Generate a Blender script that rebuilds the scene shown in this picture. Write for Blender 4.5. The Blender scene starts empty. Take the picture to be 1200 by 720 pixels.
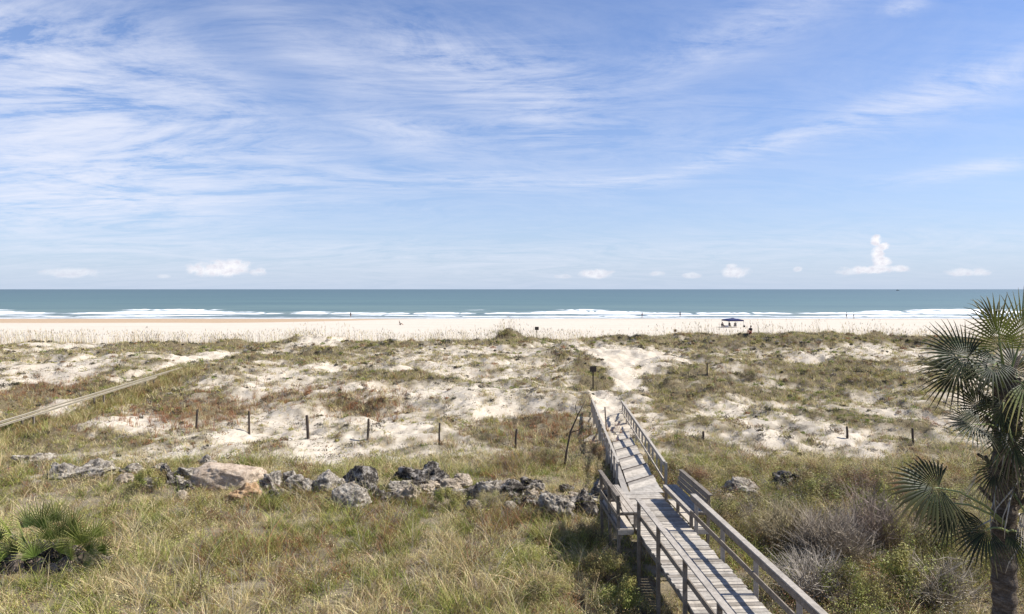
import bpy, bmesh, math, random
import numpy as np
from mathutils import Vector, Matrix
random.seed(7); rng = np.random.default_rng(11)
S = bpy.context.scene
COL = S.collection
PI = math.pi
EYE = 9.0; F = 800.0; CX = 600.0; HY = 339.0      # eye height, focal length in px, principal column, horizon row

# ------------------------------------------------------------------ helpers
def tag(o, label=None, cat=None, group=None, kind=None):
    if label: o['label'] = label
    if cat: o['category'] = cat
    if group: o['group'] = group
    if kind: o['kind'] = kind
    return o
def empty(name, loc, rz=0, label=None, cat=None, group=None):
    o = bpy.data.objects.new(name, None); COL.objects.link(o)
    o.location = loc; o.rotation_euler = (0, 0, rz); o.empty_display_size = .3
    return tag(o, label, cat, group)
def link(name, me, mat=None, parent=None, loc=None):
    o = bpy.data.objects.new(name, me); COL.objects.link(o)
    if mat is not None:
        for m in (mat if isinstance(mat, (list, tuple)) else [mat]): me.materials.append(m)
    if parent is not None: o.parent = parent
    if loc is not None: o.location = loc
    return o
def np_mesh(name, verts, quads, col=None, smooth=False, tris=None, colname='col', floats=None):
    me = bpy.data.meshes.new(name)
    verts = np.asarray(verts, np.float32); nq = 0 if quads is None else len(quads); nt = 0 if tris is None else len(tris)
    me.vertices.add(len(verts)); me.vertices.foreach_set('co', verts.ravel())
    parts = []; starts = []; tot = []
    if nq: parts.append(np.asarray(quads, np.int32).ravel()); tot.append(np.full(nq, 4, np.int32))
    if nt: parts.append(np.asarray(tris, np.int32).ravel()); tot.append(np.full(nt, 3, np.int32))
    li = np.concatenate(parts); tot = np.concatenate(tot)
    st = np.concatenate([[0], np.cumsum(tot)[:-1]]).astype(np.int32)
    me.loops.add(len(li)); me.loops.foreach_set('vertex_index', li)
    me.polygons.add(len(tot)); me.polygons.foreach_set('loop_start', st)
    if smooth: me.polygons.foreach_set('use_smooth', np.ones(len(tot), bool))
    me.update(calc_edges=True)
    if col is not None:
        a = me.attributes.new(colname, 'FLOAT_COLOR', 'POINT')
        c = np.ones((len(verts), 4), np.float32); c[:, :3] = col; a.data.foreach_set('color', c.ravel())
    if floats:
        for k, v in floats.items():
            a = me.attributes.new(k, 'FLOAT', 'POINT'); a.data.foreach_set('value', np.asarray(v, np.float32).ravel())
    return me
class MB:
    """collects boxes and tubes, builds ONE mesh"""
    def __init__(s): s.v = []; s.f = []
    def box(s, c, sx, sy, sz, M=None):
        n = len(s.v); c = Vector(c)
        for dz in (-.5, .5):
            for dx, dy in ((-.5, -.5), (.5, -.5), (.5, .5), (-.5, .5)):
                p = Vector((dx*sx, dy*sy, dz*sz))
                if M is not None: p = M @ p
                s.v.append(p + c)
        s.f += [(n, n+3, n+2, n+1), (n+4, n+5, n+6, n+7), (n, n+1, n+5, n+4), (n+1, n+2, n+6, n+5), (n+2, n+3, n+7, n+6), (n+3, n, n+4, n+7)]
    def bar(s, a, b, w, h, up=(0, 0, 1)):
        a = Vector(a); b = Vector(b); d = (b-a); L = d.length; d.normalize()
        u = Vector(up); x = d.cross(u)
        if x.length < 1e-4: x = Vector((1, 0, 0))
        x.normalize(); z = x.cross(d).normalized()
        M = Matrix((x, d, z)).transposed()
        s.box((a+b)/2, w, L, h, M)
    def hexa(s, low, up):
        n = len(s.v); s.v += [Vector(p) for p in low] + [Vector(p) for p in up]
        s.f += [(n, n+3, n+2, n+1), (n+4, n+5, n+6, n+7), (n, n+1, n+5, n+4), (n+1, n+2, n+6, n+5), (n+2, n+3, n+7, n+6), (n+3, n, n+4, n+7)]
    def tube(s, pts, rad, k=6, cap=True):
        pts = [Vector(p) for p in pts]
        if not isinstance(rad, (list, tuple)): rad = [rad]*len(pts)
        n0 = len(s.v)
        for i, p in enumerate(pts):
            d = (pts[min(i+1, len(pts)-1)] - pts[max(i-1, 0)]).normalized()
            x = d.cross(Vector((.13, .31, .94)));
            if x.length < 1e-3: x = d.cross(Vector((1, 0, 0)))
            x.normalize(); y = d.cross(x)
            for j in range(k):
                a = 2*PI*j/k; s.v.append(p + (x*math.cos(a)+y*math.sin(a))*rad[i])
        for i in range(len(pts)-1):
            for j in range(k):
                a = n0+i*k+j; b = n0+i*k+(j+1) % k
                s.f.append((a, b, b+k, a+k))
        if cap:
            s.f.append(tuple(n0+j for j in range(k))[::-1]); s.f.append(tuple(n0+(len(pts)-1)*k+j for j in range(k)))
    def build(s, name, mat, parent=None, bevel=0, smooth=False, loc=None):
        me = bpy.data.meshes.new(name); me.from_pydata([tuple(v) for v in s.v], [], s.f); me.update()
        if smooth:
            for p in me.polygons: p.use_smooth = True
        o = link(name, me, mat, parent, loc)
        if bevel:
            m = o.modifiers.new('b', 'BEVEL'); m.width = bevel; m.segments = 1; m.limit_method = 'ANGLE'
        return o
def lathe(prof, k=16):
    m = MB(); n = len(prof)
    for r, z in prof:
        for j in range(k): m.v.append(Vector((r*math.cos(2*PI*j/k), r*math.sin(2*PI*j/k), z)))
    for i in range(n-1):
        for j in range(k): m.f.append((i*k+j, i*k+(j+1) % k, (i+1)*k+(j+1) % k, (i+1)*k+j))
    return m

# ------------------------------------------------------------------ noise
def _h(ix, iy, seed):
    n = (ix.astype(np.int64)*374761393 + iy.astype(np.int64)*668265263 + seed*982451653) & 0xffffffff
    n = ((n ^ (n >> 13))*1274126177) & 0xffffffff
    n = (n ^ (n >> 16)) & 0xffffffff
    return n/4294967295.0
def vn(x, y, seed=0):
    x = np.asarray(x, float); y = np.asarray(y, float)
    ix = np.floor(x); iy = np.floor(y); fx = x-ix; fy = y-iy
    fx = fx*fx*fx*(fx*(fx*6-15)+10); fy = fy*fy*fy*(fy*(fy*6-15)+10)
    a = _h(ix, iy, seed); b = _h(ix+1, iy, seed); c = _h(ix, iy+1, seed); d = _h(ix+1, iy+1, seed)
    return (a*(1-fx)+b*fx)*(1-fy)+(c*(1-fx)+d*fx)*fy
def fbm(x, y, seed=0, o=4, g=.5):
    t = 0; a = 1; s = 0
    for i in range(o):
        c, sn = math.cos(.6*i+.3), math.sin(.6*i+.3)
        t = t + a*vn((x*c-y*sn)*2**i+i*17.3, (x*sn+y*c)*2**i-i*9.1, seed+i*31); s += a; a *= g
    return t/s
def _h3(ix, iy, iz, seed):
    n = (ix.astype(np.int64)*374761393 + iy.astype(np.int64)*668265263 + iz.astype(np.int64)*2147483647 + seed*982451653) & 0xffffffff
    n = ((n ^ (n >> 13))*1274126177) & 0xffffffff
    return ((n ^ (n >> 16)) & 0xffffffff)/4294967295.0
def vn3(p, seed=0):
    i = np.floor(p); f = p-i; f = f*f*(3-2*f); r = 0
    for dx in (0, 1):
        for dy in (0, 1):
            for dz in (0, 1):
                w = (f[:, 0] if dx else 1-f[:, 0])*(f[:, 1] if dy else 1-f[:, 1])*(f[:, 2] if dz else 1-f[:, 2])
                r = r + w*_h3(i[:, 0]+dx, i[:, 1]+dy, i[:, 2]+dz, seed)
    return r
def sst(a, b, x):
    t = np.clip((x-a)/(b-a), 0, 1); return t*t*(3-2*t)

# ------------------------------------------------------------------ terrain height
KY = [-60, 12, 22, 26.5, 30, 36, 42, 48, 55, 62, 70, 78, 84, 90, 96, 105, 120, 150, 185, 205, 215, 260, 400, 1000, 40000]
KZ = [1.0, .95, 1.05, 1.25, 1.3, 1.3, 1.35, 1.5, 1.7, 1.95, 2.12, 2.25, 2.35, 1.9, 1.25, .85, .68, .45, .2, .05, -.12, -1.0, -4, -8, -8]
def H(x, y):
    x = np.asarray(x, float); y = np.asarray(y, float)
    z = np.interp(y, KY, KZ)
    dune = sst(34, 50, y)*(1-sst(94, 104, y))
    side = sst(-5, 30, x)*.55 - sst(-20, -55, x)*.35
    z = z + side*sst(66, 82, y)*(1-sst(90, 100, y))
    z = z + dune*1.5*(fbm(x/13+3.1, y/9, 5, 3)-.5)
    z = z + sst(28, 36, y)*(1-sst(94, 104, y))*1.6*(fbm(x/3.2, y/2.6, 9, 3)-.5)
    z = z + (1-sst(26, 32, y))*.25*(fbm(x/3, y/3, 12, 2)-.5)
    hum = np.abs(fbm(x/.9, y/.75, 21, 3)-.5)
    z = z + sst(29, 34, y)*(1-sst(90, 110, y))*(.42*(.15-hum))
    z = z + sst(29, 33, y)*(1-sst(100, 130, y))*.13*(fbm(x/.30, y/.26, 33, 3, .6)-.5)
    z = z + sst(110, 125, y)*(1-sst(180, 200, y))*.10*(fbm(x/5, y/3, 41, 3)-.5)
    # grassy knoll beyond the crest, pale knolls left of it
    z = z + 1.75*np.exp(-((x+.45)/1.9)**2-((y-93)/3.0)**2)
    z = z + 1.15*np.exp(-((x+24)/4.5)**2-((y-88)/3.5)**2)
    # bank the rocks sit on
    z = z + .22*np.exp(-((y-27.3)/1.4)**2)*(x < 3)
    # trodden sand path from the foot of the ramp over the crest
    pc = 5.8+.075*(y-41)+1.7*sst(50, 62, y)+2.6*np.exp(-((y-57)/8)**2)
    pw = np.exp(-((x-pc)/(1.1+.05*np.maximum(y-45, 0)))**2)*sst(34, 40, y)*(1-sst(92, 100, y))
    z = z - pw*.28
    # hollow under the boardwalk
    bw = np.exp(-((x-4.2)/1.8)**2)*(1-sst(27, 34, y))
    z = z - .3*bw
    return z
def P(px, py, dz=0.0):
    """ground point seen at photo pixel (px, py)"""
    Y = np.linspace(12, 230, 9000); X = (px-CX)/F*Y; ray = EYE-(py-HY)/F*Y
    g = H(X, Y)+dz; i = np.argmax(ray <= g)
    if not (ray <= g).any(): i = len(Y)-1
    return float(X[i]), float(Y[i]), float(H(X[i], Y[i]))

# ------------------------------------------------------------------ vegetation density from patches
PATCH = [(692,428,26,8,.5,'olive'),(700,444,22,10,.9,'olive'),(776,448,24,12,1.0,'dark'),(765,470,18,12,.9,'olive'),(690,470,10,14,.7,'brown'), # px, py, rx, ry, density change, tint
 (735,425,34,13,-1.3,''),(722,411,52,6,-.9,''),(738,452,15,18,-1.8,''),(712,487,13,18,-1.9,''),(712,470,12,10,-1.5,''),
 (228,419,18,9,-1.8,''),(95,483,36,7,-1.5,''),(150,495,28,10,-1.0,''),(60,440,60,18,-.42,''),(140,430,60,12,-.3,''),
 (240,520,110,16,-.35,''),(400,520,120,22,-.42,''),(560,542,90,12,-.30,''),(330,450,60,16,-.3,''),(500,462,95,9,-.42,''),(540,411,100,6,-.4,''),
 (650,440,50,12,-.35,''),(960,412,90,7,-.55,''),(1045,408,60,6,-.5,''),(850,520,80,12,-.2,''),(1000,515,60,12,-.25,''),(900,480,70,12,-.15,''),(1090,445,40,8,-.3,''),
 (50,404,90,3,-1.2,''),(375,393,30,4,-1.4,''),(560,436,60,8,-.35,''),(30,430,40,10,-.3,''),
 (1000,393,120,4.5,1.0,'olive'),(900,399,70,5,.7,'olive'),(765,401,45,3,.5,'olive'),(250,404,90,5,.7,'olive'),(390,410,90,6,.5,'olive'),(560,399,120,2.5,.5,'olive'),
 (195,431,34,8,1.0,'green'),(30,466,36,18,.8,'red'),(230,480,70,18,.65,'red'),(425,482,45,12,.6,'red'),(640,507,60,16,.85,'red'),(580,492,50,6,.4,'olive'),
 (480,441,90,5,.5,'olive'),(940,431,80,9,.65,'olive'),(880,456,50,14,.35,'dark'),(1000,490,60,10,.7,'green'),(860,500,120,14,.05,'olive'),(1010,470,90,14,.1,'olive'),(700,452,14,12,.9,'dark'),(778,468,22,16,.6,'olive'),(800,440,40,9,.5,'olive'),(955,466,45,9,.6,'green'),
 (40,515,90,18,.6,'olive'),(820,552,110,10,.7,'green'),(598,392,15,5,2.2,'green'),(1040,440,60,8,.4,'olive'),(100,400,60,3,.4,'olive'),
 (700,555,30,12,.5,'olive'),(60,500,60,12,.9,'olive'),(120,452,60,8,.6,'dark'),(150,470,60,8,.6,'olive'),(15,480,30,12,.9,'olive'),(360,560,300,10,.3,'olive'),(620,560,120,5,.35,'green'),(320,470,60,8,.3,'red'),(660,420,35,7,.4,'dark'),(920,560,90,14,.5,'green'),
]
PW = []
for (px, py, rx, ry, d, t) in PATCH:
    X, Y, Z = P(px, py); PW.append((X, Y, rx/F*Y, max(.6, ry*Y*Y/(F*(EYE-Z))), d, t))
def veg(x, y):
    base = np.interp(y, [0, 26, 29, 32, 36, 43, 50, 78, 82, 88, 91, 95, 98, 101], [1.3, 1.25, 1.05, .85, .46, .42, .60, .60, .75, .95, .75, .35, .1, -.6])
    for (X, Y, rx, ry, d, t) in PW: base = base + d*np.exp(-((x-X)/rx)**2-((y-Y)/ry)**2)
    n = .55*(fbm(x/3.0, y/2.4, 55, 4, .6)-.5)+.6*(fbm(x/.9, y/.8, 56, 3, .6)-.5)
    n = n + .45*(fbm(x/3.2, y/2.6, 9, 3)-.5)
    return base + n*1.9*(1-sst(24, 10, y)*.3)
def tint(x, y, t):
    r = np.zeros_like(x)
    for (X, Y, rx, ry, d, tt) in PW:
        if tt == t: r = np.maximum(r, np.exp(-((x-X)/rx)**2-((y-Y)/ry)**2))
    return r

# ------------------------------------------------------------------ node materials
def mat(name, rough=.8, spec=.2):
    m = bpy.data.materials.new(name); m.use_nodes = True; nt = m.node_tree
    b = nt.nodes['Principled BSDF']; b.inputs['Roughness'].default_value = rough; b.inputs['Specular IOR Level'].default_value = spec
    return m, nt, b
def N(nt, t, **kw):
    n = nt.nodes.new(t)
    for k, v in kw.items():
        if k.startswith('i_'):
            key = k[2:]; n.inputs[int(key) if key.isdigit() else key.replace('_', ' ')].default_value = v
        else: setattr(n, k, v)
    return n
def ramp(nt, fac, stops):
    r = nt.nodes.new('ShaderNodeValToRGB'); e = r.color_ramp.elements
    while len(e) < len(stops): e.new(.5)
    for el, (p, c) in zip(e, stops): el.position = p; el.color = (*c, 1)
    nt.links.new(fac, r.inputs[0]); return r.outputs[0]
def mixc(nt, fac, a, b, mode='MIX'):
    m = nt.nodes.new('ShaderNodeMix'); m.data_type = 'RGBA'; m.blend_type = mode
    for i, v in ((0, fac), (6, a), (7, b)):
        if hasattr(v, 'links'): nt.links.new(v, m.inputs[i])
        else: m.inputs[i].default_value = v if not isinstance(v, tuple) else (*v[:3], 1)
    return m.outputs[2]
def math_(nt, op, a, b=None, c=None):
    m = nt.nodes.new('ShaderNodeMath'); m.operation = op
    for i, v in enumerate((a, b, c)):
        if v is None: continue
        if hasattr(v, 'links'): nt.links.new(v, m.inputs[i])
        else: m.inputs[i].default_value = v
    return m.outputs[0]
def noise(nt, vec, scale, detail=4, rough=.6, dist=0):
    n = N(nt, 'ShaderNodeTexNoise'); n.inputs['Scale'].default_value = scale; n.inputs['Detail'].default_value = detail
    n.inputs['Roughness'].default_value = rough; n.inputs['Distortion'].default_value = dist
    if vec is not None: nt.links.new(vec, n.inputs['Vector'])
    return n.outputs[0]
def mapping(nt, vec, sc=(1, 1, 1), rot=(0, 0, 0), loc=(0, 0, 0)):
    n = N(nt, 'ShaderNodeMapping'); n.inputs['Scale'].default_value = sc; n.inputs['Rotation'].default_value = rot; n.inputs['Location'].default_value = loc
    nt.links.new(vec, n.inputs['Vector']); return n.outputs[0]
def bump(nt, h, b, strength=.5, dist=.02):
    n = N(nt, 'ShaderNodeBump'); n.inputs['Strength'].default_value = strength; n.inputs['Distance'].default_value = dist
    nt.links.new(h, n.inputs['Height']); nt.links.new(n.outputs[0], b.inputs['Normal'])

# ground: pale sand, plant litter under vegetation, damp tan strip by the water
mG, nt, b = mat('sand', .95, .1)
geo = N(nt, 'ShaderNodeNewGeometry').outputs['Position']
n1 = noise(nt, geo, 1.3, 6, .7); n2 = noise(nt, geo, 14, 4, .7); n3 = noise(nt, geo, .12, 3, .5)
sand = ramp(nt, n1, [(.25, (.40, .345, .26)), (.5, (.54, .48, .385)), (.75, (.64, .58, .48))])
sand = mixc(nt, math_(nt, 'MULTIPLY', n2, .5), sand, (.42, .33, .24))
spk = ramp(nt, noise(nt, geo, 5.5, 3, .75), [(.56, (0, 0, 0)), (.66, (1, 1, 1))])
dry = N(nt, 'ShaderNodeAttribute', attribute_name='dune').outputs['Fac']
sand = mixc(nt, math_(nt, 'MULTIPLY', math_(nt, 'MULTIPLY', spk, dry), .6), sand, (.22, .165, .12))
vg = N(nt, 'ShaderNodeAttribute', attribute_name='veg').outputs['Fac']
lit = ramp(nt, n2, [(.3, (.045, .035, .018)), (.55, (.13, .10, .05)), (.75, (.27, .21, .12))])
vgf = math_(nt, 'MULTIPLY', ramp(nt, math_(nt, 'ADD', vg, math_(nt, 'MULTIPLY', math_(nt, 'SUBTRACT', n1, .5), .6)), [(.35, (0, 0, 0)), (.95, (1, 1, 1))]), .92)
c = mixc(nt, vgf, sand, lit)
bch = math_(nt, 'SUBTRACT', 1.0, dry)
c = mixc(nt, math_(nt, 'MULTIPLY', math_(nt, 'MULTIPLY', bch, .35), math_(nt, 'SUBTRACT', 1.0, vgf)), c, (.60, .56, .49))
bnd = ramp(nt, noise(nt, mapping(nt, geo, (.03, .5, 1)), 1, 6, .7), [(.45, (0, 0, 0)), (.65, (1, 1, 1))])
c = mixc(nt, math_(nt, 'MULTIPLY', math_(nt, 'MULTIPLY', bnd, math_(nt, 'SUBTRACT', 1.0, dry)), .35), c, (.44, .37, .29))
wet = N(nt, 'ShaderNodeAttribute', attribute_name='wet').outputs['Fac']
c = mixc(nt, wet, c, ramp(nt, n1, [(.3, (.36, .255, .165)), (.7, (.46, .34, .23))]))
nt.links.new(c, b.inputs['Base Color'])
bump(nt, math_(nt, 'ADD', noise(nt, geo, 5, 6, .75), math_(nt, 'MULTIPLY', n2, .5)), b, .8, .05)

# weathered wood
def wood_mat(name, dark, light, scale=1):
    m, nt, b = mat(name, .85, .15)
    tc = N(nt, 'ShaderNodeTexCoord').outputs['Object']
    g = noise(nt, mapping(nt, tc, (3*scale, 3*scale, 3*scale)), 3, 6, .75)
    g2 = noise(nt, mapping(nt, tc, (40, 4, 40)), 2, 4, .7)
    isl = N(nt, 'ShaderNodeNewGeometry').outputs['Random Per Island']
    c = ramp(nt, g, [(.3, dark), (.7, light)])
    c = mixc(nt, math_(nt, 'MULTIPLY', g2, .55), c, tuple(x*.55 for x in dark))
    sn = ramp(nt, noise(nt, mapping(nt, tc, (2.2, 1.1, 2.2)), 1.3, 7, .8, .6), [(.50, (0, 0, 0)), (.62, (1, 1, 1))])
    c = mixc(nt, math_(nt, 'MULTIPLY', sn, .45), c, tuple(x*.5 for x in dark))
    tone = ramp(nt, isl, [(0, (.62, .59, .56)), (.5, (.9, .9, .9)), (1, (1.18, 1.15, 1.1))])
    c = mixc(nt, 1.0, c, tone, 'MULTIPLY')
    nt.links.new(c, b.inputs['Base Color']); bump(nt, math_(nt, 'ADD', g2, g), b, .5, .01)
    return m
mDeck = wood_mat('weathered_deck', (.33, .295, .25), (.62, .565, .49), .6)
mWood = wood_mat('weathered_wood', (.28, .25, .215), (.50, .455, .40))
mPale = wood_mat('pale_wood', (.36, .32, .265), (.58, .525, .45))
mGrey = wood_mat('grey_wood', (.15, .125, .10), (.34, .295, .245))
mTanW = wood_mat('tan_wood', (.38, .33, .24), (.55, .48, .36))
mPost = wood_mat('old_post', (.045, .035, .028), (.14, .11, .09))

def col_mat(name, rough=.7, trans=.25, spec=.15):
    m = bpy.data.materials.new(name); m.use_nodes = True; nt = m.node_tree
    b = nt.nodes['Principled BSDF']; out = nt.nodes['Material Output']
    a = N(nt, 'ShaderNodeAttribute', attribute_name='col').outputs['Color']
    nt.links.new(a, b.inputs['Base Color']); b.inputs['Roughness'].default_value = rough; b.inputs['Specular IOR Level'].default_value = spec
    t = N(nt, 'ShaderNodeBsdfTranslucent'); nt.links.new(a, t.inputs[0])
    mx = N(nt, 'ShaderNodeMixShader'); mx.inputs[0].default_value = trans
    nt.links.new(b.outputs[0], mx.inputs[1]); nt.links.new(t.outputs[0], mx.inputs[2]); nt.links.new(mx.outputs[0], out.inputs[0])
    return m
mGrass = col_mat('grass_blade', .6, .35, .25)
mLeaf = col_mat('leaf', .55, .25, .3)
mFrond = col_mat('palm_frond', .42, .15, .14)
mTwig = col_mat('twig', .9, 0)

# rock
def rock_mat(name, stops, pit=.5):
    m, nt, b = mat(name, .92, .15)
    tc = N(nt, 'ShaderNodeTexCoord').outputs['Object']
    g = noise(nt, tc, 3.2, 8, .78, .4); v = N(nt, 'ShaderNodeTexVoronoi'); v.inputs['Scale'].default_value = 8; nt.links.new(tc, v.inputs['Vector'])
    g2 = noise(nt, tc, 11, 5, .75)
    c = ramp(nt, g, stops)
    pits = ramp(nt, math_(nt, 'ADD', v.outputs['Distance'], math_(nt, 'MULTIPLY', g2, .5)), [(.28, (0, 0, 0)), (.42, (1, 1, 1))])
    c = mixc(nt, math_(nt, 'MULTIPLY', math_(nt, 'SUBTRACT', 1.0, pits), pit), c, (.035, .03, .028))
    nt.links.new(c, b.inputs['Base Color'])
    bump(nt, math_(nt, 'ADD', math_(nt, 'MULTIPLY', g2, 1.0), math_(nt, 'MULTIPLY', pits, .6)), b, 1.0, .09)
    return m
mRockG = rock_mat('grey_limestone', [(.38, (.045, .038, .03)), (.45, (.21, .18, .145)), (.53, (.39, .34, .275)), (.64, (.64, .58, .49))])
mRockD = rock_mat('dark_limestone', [(.42, (.025, .021, .018)), (.50, (.10, .085, .07)), (.56, (.30, .265, .225)), (.68, (.62, .57, .50))], .7)
mRockT = rock_mat('tan_limestone', [(.36, (.10, .08, .06)), (.46, (.34, .275, .20)), (.58, (.52, .43, .33)), (.75, (.66, .58, .47))], .5)
mRockW = rock_mat('warm_limestone', [(.36, (.16, .115, .08)), (.45, (.47, .36, .26)), (.58, (.60, .48, .36)), (.75, (.70, .60, .48))], .3)
mRockO = rock_mat('orange_stone', [(.3, (.30, .18, .10)), (.5, (.46, .30, .17)), (.7, (.58, .45, .31))], .2)

def plain(name, c, rough=.7, spec=.3):
    m, nt, b = mat(name, rough, spec)
    tc = N(nt, 'ShaderNodeTexCoord').outputs['Object']
    nt.links.new(mixc(nt, math_(nt, 'MULTIPLY', noise(nt, tc, 9, 3), .5), c, tuple(x*.6 for x in c)), b.inputs['Base Color'])
    return m

# ------------------------------------------------------------------ ground sheet
def grid(xs, ys, fz):
    X, Y = np.meshgrid(xs, ys); Z = fz(X, Y); nx, ny = len(xs), len(ys)
    v = np.stack([X.ravel(), Y.ravel(), Z.ravel()], 1)
    i = np.arange(nx*ny).reshape(ny, nx)
    q = np.stack([i[:-1, :-1].ravel(), i[:-1, 1:].ravel(), i[1:, 1:].ravel(), i[1:, :-1].ravel()], 1)
    return v, q, X, Y
xs = np.concatenate([-np.geomspace(20000, 95, 26), np.arange(-90, -32, .28), np.arange(-32, 34, .14), np.arange(34, 90, .28), np.geomspace(95, 20000, 26)])
ys = np.concatenate([np.arange(-60, 10, 4), np.arange(11, 50, .13), np.arange(50, 104, .24), np.arange(104, 220, 1.6), np.geomspace(225, 30000, 30)])
v, q, X, Y = grid(xs, ys, H)
# big pale blowout of sand on the left slope etc. is carried by the density field
vgv = np.where((Y > 8) & (Y < 104) & (np.abs(X) < 92), veg(X, Y), np.where(Y <= 8, 1.2, 0))
shore = 5*(fbm(X/40, Y*0, 71, 2)-.5)
left = sst(-20, -75, X)
wet0 = 203-30*left-4*sst(-20, 40, X)
wetv = sst(0, 6, Y+shore-wet0)*(1-.40*sst(-60, -10, X))
me = np_mesh('ground', v, q, smooth=True, floats={'veg': vgv.ravel(), 'wet': wetv.ravel(), 'dune': (sst(29, 33, Y)*(1-sst(92, 104, Y))).ravel()})
tag(link('ground', me, mG), kind='structure')

# ------------------------------------------------------------------ sea with breaking waves
def sea_fields(X, Y):
    z = .05*(fbm(X/9, Y/2.2, 61, 3)-.5)*sst(212, 230, Y)
    foam = np.zeros_like(X)
    # breakers: centre row, list of spans, height, width
    wob = 6*(fbm(X/38, X*0+1.7, 63, 3)-.5)
    def wave(y0, spans, h, w, thick, seed):
        nonlocal z, foam
        m = np.zeros_like(X)
        for (p0, p1) in spans:
            x0 = (p0-CX)/F*y0; x1 = (p1-CX)/F*y0; e = 11+0*X
            m = np.maximum(m, sst(x0-e, x0+e, X)*(1-sst(x1-e, x1+e, X)))
        m = m*sst(.30, .52, fbm(X/5, X*0+seed*1.3, seed+20, 4, .65)+.12)
        d = Y-(y0+wob+4*(fbm(X/16, X*0+seed, seed, 2)-.5))
        z = z + h*m*(.15+1.7*fbm(X/4, Y*0+seed, seed+9, 4, .65))*np.exp(-(d/w)**2)
        edge = thick*(.55+1.1*fbm(X/7, Y/5, seed+2, 3))
        foam = np.maximum(foam, m*sst(w*.7, w*.1, d)*sst(-edge*1.5, -edge*.7, d)*(.75+.5*fbm(X/2.5, Y/1.6, seed+5, 3)))
        # unbroken swell face to the sides of the break
        z = z + .35*h*(1-m)*np.exp(-(d/w)**2)
    wave(250, [(-200, 62), (80, 335), (335, 565), (560, 775), (750, 930), (935, 1065), (1045, 1500)], .36, 2.6, 4.5, 82)
    wave(267, [(-150, 20), (140, 272), (285, 305), (352, 385), (630, 750), (1010, 1400)], .42, 3.0, 6, 83)
    wave(290, [(-120, 10), (150, 255), (552, 564), (660, 705), (1070, 1180)], .40, 3, 4, 84)
    wave(233, [(-150, 60), (110, 270), (400, 540), (690, 900), (970, 1120)], .14, 2.2, 2.2, 87)
    wave(223, [(20, 200), (500, 800), (900, 1400)], .10, 2.0, 2.0, 88)
    wave(330, [], .5, 5, 5, 85); wave(390, [], .5, 7, 5, 86)
    lace = sst(.56, .70, fbm(X/6, Y/1.5, 91, 4, .6))*(1-sst(214, 262, Y))*.55
    foam = np.maximum(foam, lace)
    sw = Y-(211.5+5*(fbm(X/28, X*0+5, 95, 3)-.5))
    foam = np.maximum(foam, np.exp(-(sw/2.6)**2)*.9)
    return z+.02, np.clip(foam, 0, 1)
xs = np.concatenate([-np.geomspace(20000, 225, 22), np.arange(-215, 216, .8), np.geomspace(225, 20000, 22)])
ys = np.concatenate([np.arange(200, 300, .55), np.arange(300, 420, 2.5), np.geomspace(425, 30000, 50)])
X, Y = np.meshgrid(xs, ys); Z, Fm = sea_fields(X, Y)
v, q, _, _ = grid(xs, ys, lambda a, b_: Z)
me = np_mesh('sea', v, q, smooth=True, floats={'foam': Fm.ravel()})
mS = bpy.data.materials.new('sea_water'); mS.use_nodes = True; nt = mS.node_tree; b = nt.nodes['Principled BSDF']; out = nt.nodes['Material Output']
geo = N(nt, 'ShaderNodeNewGeometry').outputs['Position']
yv = N(nt, 'ShaderNodeSeparateXYZ'); nt.links.new(geo, yv.inputs[0])
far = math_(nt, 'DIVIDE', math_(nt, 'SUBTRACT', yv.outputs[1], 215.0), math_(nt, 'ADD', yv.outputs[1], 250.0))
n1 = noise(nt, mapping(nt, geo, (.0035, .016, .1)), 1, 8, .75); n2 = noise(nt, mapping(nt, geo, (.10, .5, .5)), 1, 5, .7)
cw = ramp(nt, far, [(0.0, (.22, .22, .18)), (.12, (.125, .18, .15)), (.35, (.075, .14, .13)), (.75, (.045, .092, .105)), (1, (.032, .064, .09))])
cw = mixc(nt, ramp(nt, n1, [(.42, (0, 0, 0)), (.6, (.75, .75, .75))]), cw, (.035, .085, .09))
cw = mixc(nt, ramp(nt, n2, [(.35, (0, 0, 0)), (.7, (.5, .5, .5))]), cw, (.11, .165, .165))
fo = N(nt, 'ShaderNodeAttribute', attribute_name='foam').outputs['Fac']
fn = noise(nt, mapping(nt, geo, (.5, .9, 1)), 1, 5, .75)
ff = ramp(nt, math_(nt, 'ADD', fo, math_(nt, 'MULTIPLY', math_(nt, 'SUBTRACT', fn, .5), 1.3)), [(.25, (0, 0, 0)), (.85, (1, 1, 1))])
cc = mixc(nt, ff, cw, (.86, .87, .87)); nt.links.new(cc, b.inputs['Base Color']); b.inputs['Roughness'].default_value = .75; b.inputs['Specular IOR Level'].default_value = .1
gl = N(nt, 'ShaderNodeBsdfGlossy'); gl.inputs['Roughness'].default_value = .35; gl.inputs['Color'].default_value = (.8, .86, .9, 1)
mx = N(nt, 'ShaderNodeMixShader'); nt.links.new(math_(nt, 'MULTIPLY', math_(nt, 'SUBTRACT', 1.0, ff), .22), mx.inputs[0])
nt.links.new(b.outputs[0], mx.inputs[1]); nt.links.new(gl.outputs[0], mx.inputs[2]); nt.links.new(mx.outputs[0], out.inputs[0])
bp = N(nt, 'ShaderNodeBump'); bp.inputs['Strength'].default_value = .6; bp.inputs['Distance'].default_value = .6
nt.links.new(noise(nt, mapping(nt, geo, (.12, .45, .4)), 1, 6, .65), bp.inputs['Height'])
nt.links.new(bp.outputs[0], b.inputs['Normal']); nt.links.new(bp.outputs[0], gl.inputs['Normal'])
tag(link('sea', me, mS), kind='structure')

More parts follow.
